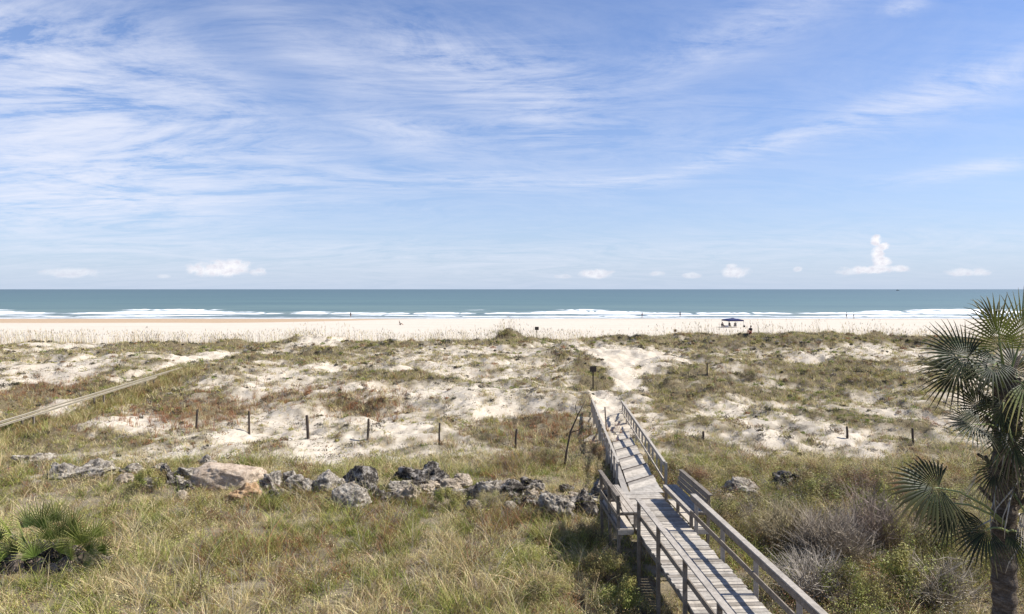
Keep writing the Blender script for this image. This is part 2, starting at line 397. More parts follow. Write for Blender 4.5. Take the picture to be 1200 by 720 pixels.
# ------------------------------------------------------------------ blades
PAL = {'olive': (.37, .325, .105), 'straw': (.68, .56, .31), 'green': (.19, .225, .045), 'brown': (.25, .16, .085), 'red': (.34, .165, .08), 'dark': (.06, .052, .032), 'lime': (.38, .385, .10), 'grey': (.30, .265, .22)}
def palette(n, w):
    """pick a colour per tuft from weights dict name -> array"""
    names = list(w); W = np.stack([np.broadcast_to(w[k], (n,)) for k in names], 1).astype(float); W /= W.sum(1, keepdims=True)
    c = np.cumsum(W, 1); r = rng.random(n)[:, None]; idx = np.minimum((r > c).sum(1), len(names)-1)
    return np.array([PAL[k] for k in names])[idx]
def blades(x, y, z, h, spread, col, nb, width, L=4, lean=.45, curve=.5, jit=.25, wind=(0, 0)):
    """tufts at x,y,z -> arrays for ribbons, nb blades each"""
    n = len(x); M = n*nb; rep = lambda a: np.repeat(a, nb)
    X = rep(x)+rng.normal(0, 1, M)*rep(spread)*.45; Y = rep(y)+rng.normal(0, 1, M)*rep(spread)*.45; Z = rep(z)
    hh = rep(h)*rng.uniform(.45, 1.15, M); az = rng.uniform(0, 2*PI, M)
    ln = lean*np.abs(rng.normal(.6, .5, M)); cv = curve*rng.uniform(.2, 1.3, M)
    dx = np.cos(az); dy = np.sin(az); fa = rng.uniform(0, PI, M); wx = np.cos(fa); wy = np.sin(fa)
    ts = np.linspace(0, 1, L); W = width*rng.uniform(.6, 1.4, M)
    V = np.empty((M, L, 2, 3), np.float32)
    for i, t in enumerate(ts):
        off = hh*(ln*t+cv*t*t*.8); zz = Z-.03+hh*(t-.35*cv*t*t*t)
        px = X+dx*off+wind[0]*hh*t*t; py = Y+dy*off+wind[1]*hh*t*t; w = W*(1-.93*t**1.5)*.5
        V[:, i, 0, 0] = px-wx*w; V[:, i, 0, 1] = py-wy*w; V[:, i, 0, 2] = zz
        V[:, i, 1, 0] = px+wx*w; V[:, i, 1, 1] = py+wy*w; V[:, i, 1, 2] = zz
    base = (np.arange(M)*L*2)[:, None]
    q = np.concatenate([base+np.array([[2*i, 2*i+1, 2*i+3, 2*i+2]]) for i in range(L-1)], 1).reshape(-1, 4)
    c = np.repeat(col, nb, 0)*rng.uniform(1-jit, 1+jit, (M, 1))*rng.uniform(.92, 1.08, (M, 3))
    C = np.repeat(c, L*2, 0)
    return V.reshape(-1, 3), q, C
class Acc:
    def __init__(s): s.V = []; s.Q = []; s.C = []; s.n = 0
    def add(s, t):
        V, q, C = t; s.V.append(V); s.Q.append(q+s.n); s.C.append(C); s.n += len(V)
    def build(s, name, m, parent=None):
        return link(name, np_mesh(name, np.concatenate(s.V), np.concatenate(s.Q), np.concatenate(s.C)), m, parent)
def scatter(n, y0, y1, margin=1.12):
    """uniform over the ground wedge the photo could see, wide enough for a step to the side"""
    A = .75*margin
    y = np.sqrt(rng.uniform(y0*y0, y1*y1, n)); x = rng.uniform(-1, 1, n)*(A*y+3)
    return x, y
def cen_(y): return 4.35+.0625*(19-y)
def on_deck(x, y, pad=.12):
    c = 4.35+.0625*(19-y); a = (np.abs(x-c) < .84+pad) & (y < 23.2)
    b_ = (y > 22.4) & (y < 33) & (np.abs(x-(4.5+.085*(y-23.2))) < .9)
    b2 = (y > 19.3) & (y < 22.4) & (np.abs(x-(4.35+.0625*(19-y))) < 1.5)
    return a | b_ | b2
# --- foreground grass
CL = P(52, 676)
ga = Acc()
def fg(n, y0, y1, nb, h0, h1, w, sp, wts, L=4, lean=.5, curve=.6, hard=None):
    x, y = scatter(n, y0, y1); v_ = veg(x, y); k = rng.random(n) < sst(.35, .9, v_)
    k &= (x < 5.3) | (y > 27) | (rng.random(n) < (.30 if h0 > .3 else .6))
    k &= ~(on_deck(x, y, .0) & ((y > 23) | (rng.random(n) < .4))) & ~((((x-CL[0])/1.45)**2+((y-CL[1]-.6)/.9)**2) < 1)
    if hard is not None: k &= hard(x, y)
    x, y = x[k], y[k]; m = len(x)
    hf = .55+.9*fbm(x/2.2, y/2.2, 101, 3)
    under = np.exp(-((x-(4.35+.0625*(19-y)))/1.6)**4)*(y < 24)   # low growth beside the deck
    hgt = np.minimum(rng.uniform(h0, h1, m)*hf*(1-.4*under), np.where(on_deck(x, y, .3), .6, 9))
    a = fbm(x/1.8, y/1.8, 111, 3); b_ = fbm(x/1.4, y/1.4, 121, 3); c_ = fbm(x/2.6, y/2.6, 131, 3)
    hgt = hgt*(1-.5*np.exp(-((y-26.8)/1.8)**2)); cg = fbm(x/.42, y/.42, 137, 2); hgt = hgt*(.45+1.1*sst(.3, .7, cg)); kk = rng.random(m) < .22+sst(.30, .50, cg); x, y, hgt, a, b_, c_ = x[kk], y[kk], hgt[kk], a[kk], b_[kk], c_[kk]; m = len(x)
    W = {'olive': .35+0*x, 'straw': wts[0]*sst(.4, .65, a)+.12, 'green': wts[1]*sst(.42, .62, b_)+.06, 'brown': wts[2]*sst(.45, .65, c_)+.08, 'red': wts[3]*sst(.5, .7, 1-a), 'lime': wts[4]*sst(.5, .7, b_), 'dark': .07+0*x, 'grey': .12+0*x}
    ga.add(blades(x, y, H(x, y), hgt, np.full(m, sp), palette(m, W), nb, w, L, lean, curve, .3))
fg(33000, 13.5, 30, 12, .18, .46, .014, .15, (1.0, .8, .4, .25, .9))
fg(6500, 13.5, 31, 9, .4, .8, .015, .14, (1.8, .4, .3, .25, .9), 5, .55, 1.1)
fg(8500, 24, 37, 10, .15, .40, .015, .2, (.8, .9, .4, .4, .6))
x, y = scatter(900, 13.5, 30); k = ~on_deck(x, y, .3) & ((x < 3) | (rng.random(900) < .3)); x, y = x[k], y[k]   # tall pale flower stalks
ga.add(blades(x, y, H(x, y), rng.uniform(.8, 1.35, len(x)), np.full(len(x), .05), palette(len(x), {'straw': 3, 'grey': 2, 'brown': 1}), 3, .012, 5, .2, .35, .2))
tag(ga.build('foreground_grass', mGrass), 'tangled olive and straw grass filling the slope in front of the rocks', 'grass', kind='stuff')

# --- grass of the dunes
da = Acc()
def dg(n, y0, y1, nb, h0, h1, w, sp, lo, hi, L=3, cw=None, lean=.5):
    x, y = scatter(n, y0, y1, 1.06); v_ = veg(x, y); k = (rng.random(n) < sst(lo, hi, v_)) & ~on_deck(x, y, .1)
    x, y = x[k], y[k]; m = len(x); cl = fbm(x/.8, y/.8, 141, 2)
    hgt = rng.uniform(h0, h1, m)*(.5+1.0*cl)
    r = tint(x, y, 'red'); g = tint(x, y, 'green'); dk = tint(x, y, 'dark'); ol = tint(x, y, 'olive')
    a = fbm(x/3, y/3, 151, 3); c_ = fbm(x/2, y/2, 161, 3)
    W = {'olive': .6+1.0*ol, 'straw': .75+.5*sst(.4, .7, a)-.0*r, 'green': .10+1.6*g+.3*sst(.55, .7, c_), 'brown': .28+.9*r, 'red': .05+1.5*r+.4*sst(.6, .72, a), 'dark': .12+.6*dk, 'lime': .04+.5*g, 'grey': .35+0*x}
    da.add(blades(x, y, H(x, y), hgt*(1-.25*g), np.full(m, sp), palette(m, W), nb, w, L, lean, .5, .3))
dg(17000, 29, 46, 11, .14, .40, .015, .15, .12, 1.2)
dg(34000, 44, 70, 8, .16, .46, .024, .2, .12, 1.2)
dg(30000, 66, 100, 7, .22, .55, .034, .28, .12, 1.2)
# sparse single tufts on open sand
dg(8000, 30, 60, 7, .10, .28, .016, .10, -.3, .5); dg(12000, 60, 97, 6, .12, .35, .03, .15, -.3, .5)
# red grass heads
x, y = scatter(9000, 33, 66, 1.0); k = rng.random(len(x)) < tint(x, y, 'red')*1.0; x, y = x[k], y[k]
da.add(blades(x, y, H(x, y), rng.uniform(.35, .8, len(x)), np.full(len(x), .2), palette(len(x), {'red': 3, 'brown': 1.4, 'straw': .6}), 9, .022, 3, .4, .4, .25))
tag(da.build('dune_grass', mGrass), 'scattered tufts of olive, straw and rusty grass over the pale dunes', 'grass', kind='stuff')

# --- low dark creeper mats and litter on the open sand
x, y = scatter(52000, 29, 94, 1.06); v_ = veg(x, y); cl = fbm(x/1.1, y/1.1, 171, 3)
k = (rng.random(len(x)) < sst(-.7, .3, v_)*sst(.40, .58, cl)) & ~on_deck(x, y, .2); x, y = x[k], y[k]
ca = Acc(); ca.add(blades(x, y, H(x, y), rng.uniform(.06, .17, len(x)), .12+.004*y, palette(len(x), {'dark': 3, 'brown': 1.6, 'grey': 1.4, 'green': .6, 'olive': 1}), 10, .035, 3, 1.3, .9, .3))
tag(ca.build('creeping_plants', mGrass), 'low dark creeping plants and dry litter strewn over the sand', 'ground cover', kind='stuff')

# --- small leafy clumps dotted over the dunes
def domes(x, y, z, rad, h, nl, size, col):
    n = len(x); M = n*nl; rep = lambda a: np.repeat(a, nl)
    d = rng.normal(0, 1, (M, 3)); d[:, 2] = np.abs(d[:, 2]); d /= np.linalg.norm(d, axis=1, keepdims=True); d *= rng.uniform(.5, 1.08, (M, 1))
    lump = 1+.5*(vn(d[:, 0]*3+rep(x)*5, d[:, 1]*3+rep(y)*5, 9)-.5)
    p = np.stack([rep(x)+d[:, 0]*rep(rad)*lump, rep(y)+d[:, 1]*rep(rad)*lump, rep(z)+d[:, 2]*rep(h)*lump], 1)
    nm = d+rng.normal(0, .5, (M, 3)); a = np.cross(nm, rng.normal(0, 1, (M, 3))); a /= np.linalg.norm(a, axis=1, keepdims=True)
    b_ = np.cross(nm/np.linalg.norm(nm, axis=1, keepdims=True), a); s_ = (rep(size)*rng.uniform(.6, 1.5, M))[:, None]
    V = np.stack([p-a*s_, p+b_*s_*.4, p+a*s_, p-b_*s_*.4], 1).reshape(-1, 3)
    C = np.repeat(np.repeat(col, nl, 0)*rng.uniform(.6, 1.4, (M, 1)), 4, 0)
    return V, np.arange(4*M).reshape(M, 4), C
x, y = scatter(9000, 29, 96, 1.05); v_ = veg(x, y); cl = fbm(x/2.2, y/1.8, 191, 3)
k = (rng.random(len(x)) < sst(-.1, .8, v_)*sst(.38, .62, cl)+.03*(v_ > -.3)) & ~on_deck(x, y, .35); x, y = x[k], y[k]; n_ = len(x)
sz = rng.uniform(.10, .34, n_)*(1+.004*y); g_ = tint(x, y, 'green'); r_ = tint(x, y, 'red')
ba = Acc(); ba.add(domes(x, y, H(x, y), sz, sz*rng.uniform(.5, .95, n_), 70, .018+.0007*y, palette(n_, {'dark': 2.2-1.4*g_, 'olive': 1.2+0*x, 'brown': 1+1.2*r_, 'grey': .8+0*x, 'green': .5+2*g_, 'red': .2+1.2*r_})))
# the same low broadleaf weeds through the foreground grass
x, y = scatter(12500, 14, 31, 1.1); cl = fbm(x/1.7, y/1.7, 195, 3); k = (rng.random(len(x)) < .15+.85*sst(.45, .6, cl)+.5*(x > 5.5)) & ~on_deck(x, y, .15) & ~((((x-CL[0])/1.45)**2+((y-CL[1]-.6)/.9)**2) < 1); x, y = x[k], y[k]; n_ = len(x)
sz = rng.uniform(.14, .42, n_); c_ = fbm(x/1.9, y/1.9, 197, 3)
ba.add(domes(x, y, H(x, y), sz, rng.uniform(.18, .50, n_), 70, .019+0*x, palette(n_, {'lime': .8+2.0*sst(.5, .65, c_), 'green': .8+0*x, 'olive': 1.6+0*x, 'brown': .7+.8*sst(.5, .35, c_), 'red': .3+.9*sst(.5, .35, c_), 'dark': .35+0*x, 'straw': 1.3+0*x})))
# taller brown and olive scrub in the hollow right of the boardwalk
x = rng.uniform(5.4, 24, 2600); y = rng.uniform(14.5, 28.5, 2600); k = (x < .8*y+1) & (x > cen_(y)+1.5) & (rng.random(2600) < .25+.9*sst(.38, .6, fbm(x/1.6, y/1.6, 199, 3))); x, y = x[k], y[k]; n_ = len(x); c_ = fbm(x/1.6, y/1.6, 203, 3); c2_ = fbm(x/1.3, y/1.3, 207, 3)
ba.add(domes(x, y, H(x, y), rng.uniform(.22, .5, n_), rng.uniform(.35, .85, n_), 150, .021+0*x, palette(n_, {'dark': 1.6+0*x, 'brown': .6+2*sst(.5, .35, c_), 'red': .25+1.2*sst(.5, .35, c_), 'olive': .9+0*x, 'green': .5+1.2*sst(.5, .65, c2_), 'lime': .15+1.3*sst(.52, .68, c2_), 'grey': .5+0*x})))
tag(ba.build('low_weeds', mLeaf), 'low leafy weeds and small dark clumps dotted through grass and dune sand', 'weeds', kind='stuff')

# brush grown up through and along the half buried boardwalk on the left
y = rng.uniform(28, 60, 4200); x = -26.3-.085*(y-34)+rng.choice([-1, 1, 1], 4200)*rng.gamma(2, .42, 4200); n_ = len(x)
ga2 = Acc(); ga2.add(blades(x, y, H(x, y), rng.uniform(.25, .85, n_), np.full(n_, .2), palette(n_, {'olive': 2, 'straw': 1.5, 'brown': 1, 'green': .8, 'red': .5, 'dark': .5}), 9, .02, 3, .5, .6))
tag(ga2.build('walkway_brush', mGrass), 'tall brushy grass grown around the old half buried boardwalk', 'grass', kind='stuff')

# --- sea oats along the crest, seen against the beach
x, y = scatter(15000, 86, 103, 1.02); k = (rng.random(len(x)) < .06+1.1*sst(.42, .66, fbm(x/2.2, y/2.2, 181, 3))); pth = np.exp(-((x-15)/6)**2); k &= rng.random(len(x)) > pth*.8
x, y = x[k], y[k]; z = H(x, y); so = Acc()
hs = rng.uniform(1.0, 2.3, len(x))
so.add(blades(x, y, z, hs, np.full(len(x), .05), palette(len(x), {'straw': 2, 'grey': 1, 'brown': 1}), 1, .034, 4, .12, .16, .25, (-.13, 0)))
# drooping seed heads
so.add(blades(x-.04*hs, y, z+hs*.80, np.full(len(x), .36), np.full(len(x), .02), palette(len(x), {'straw': 2, 'brown': 1, 'grey': 1}), 1, .055, 3, .25, .3, .2))
tag(so.build('sea_oats', mGrass), 'thin tan sea oat stalks standing along the dune crest before the beach', 'sea oats', kind='stuff')

# ------------------------------------------------------------------ rocks
def ico(sub):
    bm = bmesh.new(); bmesh.ops.create_icosphere(bm, subdivisions=sub, radius=1)
    V = np.array([v.co[:] for v in bm.verts]); T = np.array([[v.index for v in f.verts] for f in bm.faces]); bm.free(); return V, T
ICO = ico(5)
ROCKS = [ # px0, px1, ytop, ybase, material, flat?, label
 (8,54,530,546,mRockG,.5,'long flat grey slab lying in the grass at the far left'),
 (48,88,541,563,mRockG,.1,'mottled pale grey rock with a dark hollow on its left end'),
 (80,126,540,562,mRockG,.1,'broad mottled grey boulder above the palmetto clump'),
 (134,164,543,559,mRockG,.4,'small grey slab with a sloping dark left end, above the lime green bush'),
 (158,190,541,554,mRockG,.5,'low grey stone between the small slab and the blackened rock'),
 (184,202,543,568,mRockD,.1,'narrow blackened rock leaning beside the grey flat-topped slab'),
 (198,234,545,562,mRockG,.5,'flat-topped grey slab just left of the big tan boulder'),
 (225,249,535,549,mRockG,.2,'small mottled stone perched up behind the big tan boulder'),
 (222,305,545,578,mRockW,.45,'big smooth tan boulder, the largest of the rock line'),
 (256,302,562,592,mRockO,.1,'orange broken stone under the big tan boulder'),
 (302,334,551,576,mRockG,.4,'tilted grey slab just right of the big tan boulder'),
 (333,358,556,576,mRockG,.1,'small whitish rubble stone between tilted slab and rounded grey boulder'),
 (364,403,549,579,mRockG,.0,'rounded plain grey boulder with a domed top'),
 (400,442,545,578,mRockD,.1,'angular black and white rock leaning on the rounded grey boulder'),
 (385,430,567,599,mRockG,.1,'pale pitted rock in front of the domed grey boulder'),
 (460,492,549,567,mRockD,.1,'small dark knobbly rock at the left end of the black pile'),
 (478,531,546,574,mRockD,.15,'wide black rock with a white lower edge'),
 (461,492,563,592,mRockT,.0,'brownish block standing in front of the small dark knobbly rock'),
 (528,554,555,573,mRockT,.2,'rounded brown rock between the two black piles'),
 (519,546,572,586,mRockG,.6,'thin flat light slab below the rounded brown rock'),
 (553,588,566,592,mRockG,.1,'white speckled pitted rock left of the black crag'),
 (576,616,559,590,mRockD,.1,'black crag with white veins in the middle of the right pile'),
 (544,566,585,602,mRockT,.1,'low brown rounded rock half buried in front of the speckled one'),
 (586,608,587,603,mRockG,.1,'small smooth grey rock in the grass below the black crag'),
 (612,632,571,590,mRockT,.2,'small sandy rock between the black crag and the big pitted boulder'),
 (628,674,569,613,mRockG,.0,'big pale pitted boulder nearest the left bench'),
 (664,700,569,606,mRockD,.1,'dark split rock with a white face beside the bench posts'),
 (690,714,560,586,mRockG,.1,'grey rock partly hidden behind the left bench'),
 (846,888,558,583,mRockG,.2,'mottled low rock right of the right bench'),
 (904,942,549,575,mRockD,.1,'dark angular rock with a white ridge, farthest right of all'),
 (846,866,577,594,mRockT,.1,'round brown rock close behind the right railing'),
]
rf = random.Random(3)
for px in [140, 172, 206, 218, 310, 326, 340, 352, 372, 384, 404, 418, 430, 444, 456, 464, 478, 486, 492, 505, 520, 526, 542, 556, 580, 596, 610, 628, 648, 662, 676, 690, 698, 212, 296, 318, 345, 358, 376, 398, 410, 436, 450, 470, 498, 512, 536, 548, 562, 572, 590, 604, 618, 622, 640, 655, 668, 682, 704]:
    yb = 577+rf.uniform(-9, 13)+(px-300)*.03; w_ = rf.uniform(15, 31); ROCKS.append((px-w_/2, px+w_/2, yb-w_*rf.uniform(.42, .72), yb, rf.choice([mRockD, mRockD, mRockG, mRockG, mRockT]), .1, 'small broken rubble stone wedged between the bigger rocks of the line'))
rockgrp = 'rocks laid in a line along the dune foot'
for i, (x0, x1, yt, yb, m, flat, lab) in enumerate(ROCKS):
    cx, cy, cz = P((x0+x1)/2, yb-1)
    w = (x1-x0)/F*cy*1.06; h = (yb-yt)/F*cy*.9; dep = w*(.6+.15*random.random())
    r = np.random.default_rng(400+i); soft = any(k in lab for k in ('rounded', 'smooth', 'domed'))
    bm = bmesh.new(); d = r.normal(0, 1, (26 if soft else 15, 3)); d /= np.linalg.norm(d, axis=1, keepdims=True); d *= r.uniform(.9 if soft else .62, 1.05, (len(d), 1))
    if flat: d[:, 2] = np.minimum(d[:, 2], 1-flat*.9)
    for q_ in d: bm.verts.new(q_)
    hull = bmesh.ops.convex_hull(bm, input=bm.verts[:]); bmesh.ops.delete(bm, geom=[g_ for g_ in bm.verts if not g_.link_faces], context='VERTS')
    for _ in range(5 if soft else 4):
        bmesh.ops.subdivide_edges(bm, edges=[e_ for e_ in bm.edges if e_.calc_length() > .07], cuts=1, use_grid_fill=True)
    bmesh.ops.triangulate(bm, faces=bm.faces[:])
    for _ in range(9 if soft else 2): bmesh.ops.smooth_vert(bm, verts=bm.verts[:], factor=.5, use_axis_x=True, use_axis_y=True, use_axis_z=True)
    bm.verts.index_update(); V = np.array([v_.co[:] for v_ in bm.verts]); T = np.array([[v_.index for v_ in f_.verts] for f_ in bm.faces]); bm.free(); p = V.copy()
    amp = .07 if 'smooth' in lab else (.13 if soft else .24)
    nn = V/np.linalg.norm(V, axis=1, keepdims=True)
    q1 = vn3(p*1.7+i*7, i)-.5; q2 = np.abs(vn3(p*3.6+i*3, i+50)-.5); q3 = vn3(p*9+i, i+90)-.5; q4 = vn3(p*19+i, i+120)-.5
    p = p + nn*(amp*1.6*q1-amp*1.9*q2+amp*.75*q3+amp*.45*q4+amp*.4)[:, None]
    p = p/np.array([np.ptp(p[:, 0]), np.ptp(p[:, 1]), np.ptp(p[:, 2])])
    p *= np.array([w, dep, h*1.45]); p[:, 2] += h*(1-.725)-.06
    tl = r.uniform(-.12, .12)+(.35 if 'tilted' in lab else 0); c_, s_ = math.cos(-tl), math.sin(-tl)
    p = np.stack([p[:, 0]*c_+p[:, 2]*s_, p[:, 1], -p[:, 0]*s_+p[:, 2]*c_], 1)
    me = np_mesh('rock', p, None, tris=T, smooth=True)
    o = link('rock', me, m, loc=(cx, cy+dep*.4, float(H(cx, cy+dep*.4))*.5+cz*.5)); tag(o, lab, 'rock', rockgrp)
# sandy lump on the left
# ------------------------------------------------------------------ boardwalk
DZ = 2.2
def cen(y): return 4.35+.0625*(19-y)
bwk = empty('boardwalk', (cen(14), 14, DZ), 0, 'weathered grey wooden boardwalk with railings and a ramp running down to the sand', 'boardwalk')
ox, oy, oz = bwk.location
def L(p): return (p[0]-ox, p[1]-oy, p[2]-oz)
ang = math.atan(.0625)
RZ = Matrix.Rotation(ang, 3, 'Z')
d = MB(); y = 2.0
while y < 22.9:
    w = .138; hw = .80+random.uniform(-.02, .03)
    d.box(L((cen(y)+random.uniform(-.01, .01), y, DZ-.02+random.uniform(-.006, .006))), 2*hw, w-random.uniform(0, .012), .038, RZ@Matrix.Rotation(random.uniform(-.010, .010), 3, 'Y')@Matrix.Rotation(random.uniform(-.02, .02), 3, 'X')@Matrix.Rotation(random.uniform(-.006, .006), 3, 'Z')); y += .148
d.build('deck', mDeck, bwk, .003)
for s in (-1, 0, 1):
    m = MB(); m.bar(L((cen(2)+s*.74, 2, DZ-.135)), L((cen(22.9)+s*.74, 22.9, DZ-.135)), .045, .19); m.build('beam', mGrey, bwk)
ly = [18.9, 16.95, 14.85, 12.8, 10.8, 8.8, 6.8, 4.8, 2.8]
ry = [19.2, 17.2, 15.2, 13.2, 11.2, 9.2, 7.2, 5.2, 3.2]
for s, lst in ((-1, ly), (1, ry)):
    for y in lst:
        xx = cen(y)+s*.845
        m = MB(); g = float(H(xx, y)); m.bar(L((xx, y, g-.2)), L((xx, y, DZ+.93)), .09, .09, (0, 1, 0)); m.build('railing_post', mGrey if s < 0 else mWood, bwk, .004)
    ye = lst[0]+(.12 if s < 0 else .25)
    m = MB(); m.bar(L((cen(ye)+s*.835, ye, DZ+.952)), L((cen(2)+s*.835, 2, DZ+.952)), .155, .038); m.build('top_rail', mWood, bwk, .004)
    # side board on edge under the cap
    xi = .775
    m = MB(); m.bar(L((cen(ye)+s*xi, ye, DZ+.862)), L((cen(2)+s*xi, 2, DZ+.862)), .036, .135); m.build('side_rail', mGrey, bwk, .003)
    m = MB(); m.bar(L((cen(ye)+s*xi, ye, DZ+.44)), L((cen(2)+s*xi, 2, DZ+.44)), .036, .135); m.build('middle_rail', mGrey, bwk, .003)
# ---- ramp of skewed step panels
def rz_(D): return 2.15-.065*(D-22.9)
def rxl(D): return 3.97+.088*(D-22.6)
Ds = [22.55, 24.5, 26.75, 29.0, 31.3, 33.6, 35.8]
# landing panel between deck and first step
skew = 1.05
for i in range(len(Ds)-1):
    a, b2 = Ds[i], Ds[i+1]-.20; zt = rz_((a+b2)/2)+.012
    za, zb = zt+.03, zt-.045
    if i > 0: za = rz_(a)-.05
    zb = rz_(b2)+.035
    m = MB(); nP = 5
    for k in range(nP):
        t0 = k/nP; t1 = (k+.992)/nP
        y0 = a+(b2-a)*t0; y1 = a+(b2-a)*t1; z0 = za+(zb-za)*t0; z1 = za+(zb-za)*t1; wd = 1.13+random.uniform(-.012, .012)
        lo = [L((rxl(y0), y0, z0-.04)), L((rxl(y0)+wd, y0+skew, z0-.04)), L((rxl(y1)+wd, y1+skew, z1-.04)), L((rxl(y1), y1, z1-.04))]
        m.hexa(lo, [(p[0], p[1], p[2]+.04) for p in lo])
    lo = [L((rxl(a), a-.03, za-.17)), L((rxl(a)+1.13, a+skew-.03, za-.17)), L((rxl(a)+1.13, a+skew+.01, za-.17)), L((rxl(a), a+.01, za-.17))]
    m.build('step_panel', mDeck, bwk)
for a in Ds[1:-1]:  # added dark strips imitating the shadow line in the gap at each step edge
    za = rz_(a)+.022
    m = MB(); m.bar(L((rxl(a)-.01, a-.13, za)), L((rxl(a)+1.14, a+skew-.13, za)), .13, .045); m.build('step_shade_strip', mPost, bwk)
# triangular filler of the landing
m = MB()
lo = [L((cen(22.9)-.8, 22.92, DZ-.05)), L((rxl(22.6)+1.13, 22.92, DZ-.05)), L((rxl(22.6)+1.13, 23.56, DZ-.05)), L((rxl(22.6)+.02, 22.93, DZ-.05))]
m.hexa(lo, [(p[0], p[1], p[2]+.03) for p in lo]); m.build('landing_board', mDeck, bwk)
# pale side boards along the treads
for s, off, z_ in ((-1, -.16, 0),):
    m = MB()
    for i in range(6):
        y0 = 22.95+i*2.1; y1 = y0+2.07; sh = (0 if s < 0 else .35)
        m.bar(L((rxl(y0)+off, y0+sh, rz_(y0)-.03)), L((rxl(y1)+off, y1+sh, rz_(y1)-.03)), .22, .04)
    m.build('side_board', mWood, bwk)
    m = MB(); m.bar(L((rxl(23)+off-.0*s, 23.2, rz_(23)-.19)), L((rxl(37)+off, 37, rz_(37)-.19)), .05, .22); m.build('beam', mGrey, bwk)
def hand(xa, ya, za, xb, yb, zb, nb_, s):
    r_ = MB(); r_.bar(L((xa, ya, za)), L((xb, yb, zb)), .10, .035)
    r_.bar(L((xa-s*.03, ya, za-.085)), L((xb-s*.03, yb, zb-.085)), .035, .09)
    r_.bar(L((xa-s*.03, ya, za-.66)), L((xb-s*.03, yb, zb-.60)), .035, .09)
    h = r_.build('handrail', mPale, bwk)
    for k in range(nb_):
        t = k/(nb_-1); big = k % 4 == 0
        x_ = xa+(xb-xa)*t; y_ = ya+(yb-ya)*t; z_ = za+(zb-za)*t
        g = float(H(x_, y_)); low = max(z_-.86, g-.1) if not big else g-.25
        m = MB(); m.bar(L((x_+s*.05, y_, low)), L((x_+s*.05, y_, z_-.02)), .09 if big else .06, .10, (0, 1, 0)); m.build('baluster', mPale, h)
hand(3.97, 25.5, 2.52, 4.86, 41.4, 2.32, 15, -1)
hand(5.70, 25.5, 2.54, 6.62, 41.2, 2.27, 15, 1)
m = MB(); gx, gy = 5.05, 36.4; m.bar(L((gx, gy, 1.15)), L((gx+.12, gy+1.6, 2.42)), .07, .07); m.build('brace', mPost, bwk)
# ---- benches either side of the platform
def bench(s, label):
    x0 = cen(20.7)+s*.72; o = empty('bench', (x0, 20.75, DZ), ang, label, 'bench', 'slatted benches facing each other across the boardwalk')
    hl = 1.35
    m = MB()
    for k in range(3): m.box((s*(.07+k*.155), 0, .45), .14, 2*hl, .04)
    m.box((s*.02, 0, .385), .038, 2*hl, .09); m.build('seat', mWood, o, .004)
    m = MB(); tilt = Matrix.Rotation(s*.18, 3, 'Y')
    for k, zz in enumerate((.56, .70, .84)): m.box((s*(.50+.03*k), 0, zz), .032, 2*hl, .118, tilt)
    m.box((s*.60, 0, .935), .13, 2*hl+.06, .036); m.build('backrest', mGrey, o, .004)
    for yy in (-1.25, 0, 1.25):
        g = float(H(x0+s*.55, 20.75+yy))-DZ-.2
        m = MB(); m.bar((s*.535, yy, g), (s*.585, yy, .92), .085, .085, (0, 1, 0)); m.build('back_post', mGrey, o, .004)
        m = MB(); m.bar((s*.08, yy, -.0), (s*.08, yy, .43), .085, .085, (0, 1, 0)); m.bar((s*.04, yy, .385), (s*.56, yy, .385), .04, .08); m.build('leg', mGrey, o, .004)
    # apron boards under the seat, outboard of the deck
    m = MB(); m.bar((s*.15, -hl, -.10), (s*.6, -hl, -.10), .04, .14); m.bar((s*.15, hl, -.10), (s*.6, hl, -.10), .04, .14)
    m.box((s*.35, 0, -.02), .4, 2*hl, .035); m.build('base', mDeck, o)
    return o
bench(1, 'grey wooden bench on the right side of the boardwalk, its seat facing left')
bl = bench(-1, 'grey wooden bench on the left side of the boardwalk, seen from behind its slats')
# lower back boards visible from outside
m = MB()
for zz in (.30, -.05): m.box((-.60, 0, zz), .034, 2.7, .12)
m.build('rear_board', mGrey, bl)

# ------------------------------------------------------------------ the half buried neighbouring boardwalk (left)
ob = empty('old_boardwalk', (-27, 45, 1.4), 0, 'two old tan handrails of a boardwalk buried in the dune grass at far left', 'boardwalk')
def OL(x, y, z): return (x+27, y-45, z-1.4)
def oxl(y): return -26.6-.085*(y-34)
for off, e in ((0, 59.5), (.62, 53)):
    m = MB(); m.bar(OL(oxl(29)+off, 29, 2.05), OL(oxl(e)+off, e, 2.20), .10, .035); m.build('top_rail', mTanW, ob)
    m = MB(); m.bar(OL(oxl(29)+off, 29, 1.99), OL(oxl(e)+off, e, 2.14), .03, .06); m.build('side_rail', mTanW, ob)
    y = 30
    while y < e:
        m = MB(); m.bar(OL(oxl(y)+off, y, 1.1), OL(oxl(y)+off, y, 2.0), .08, .09, (0, 1, 0)); m.build('railing_post', mGrey, ob); y += 7.5

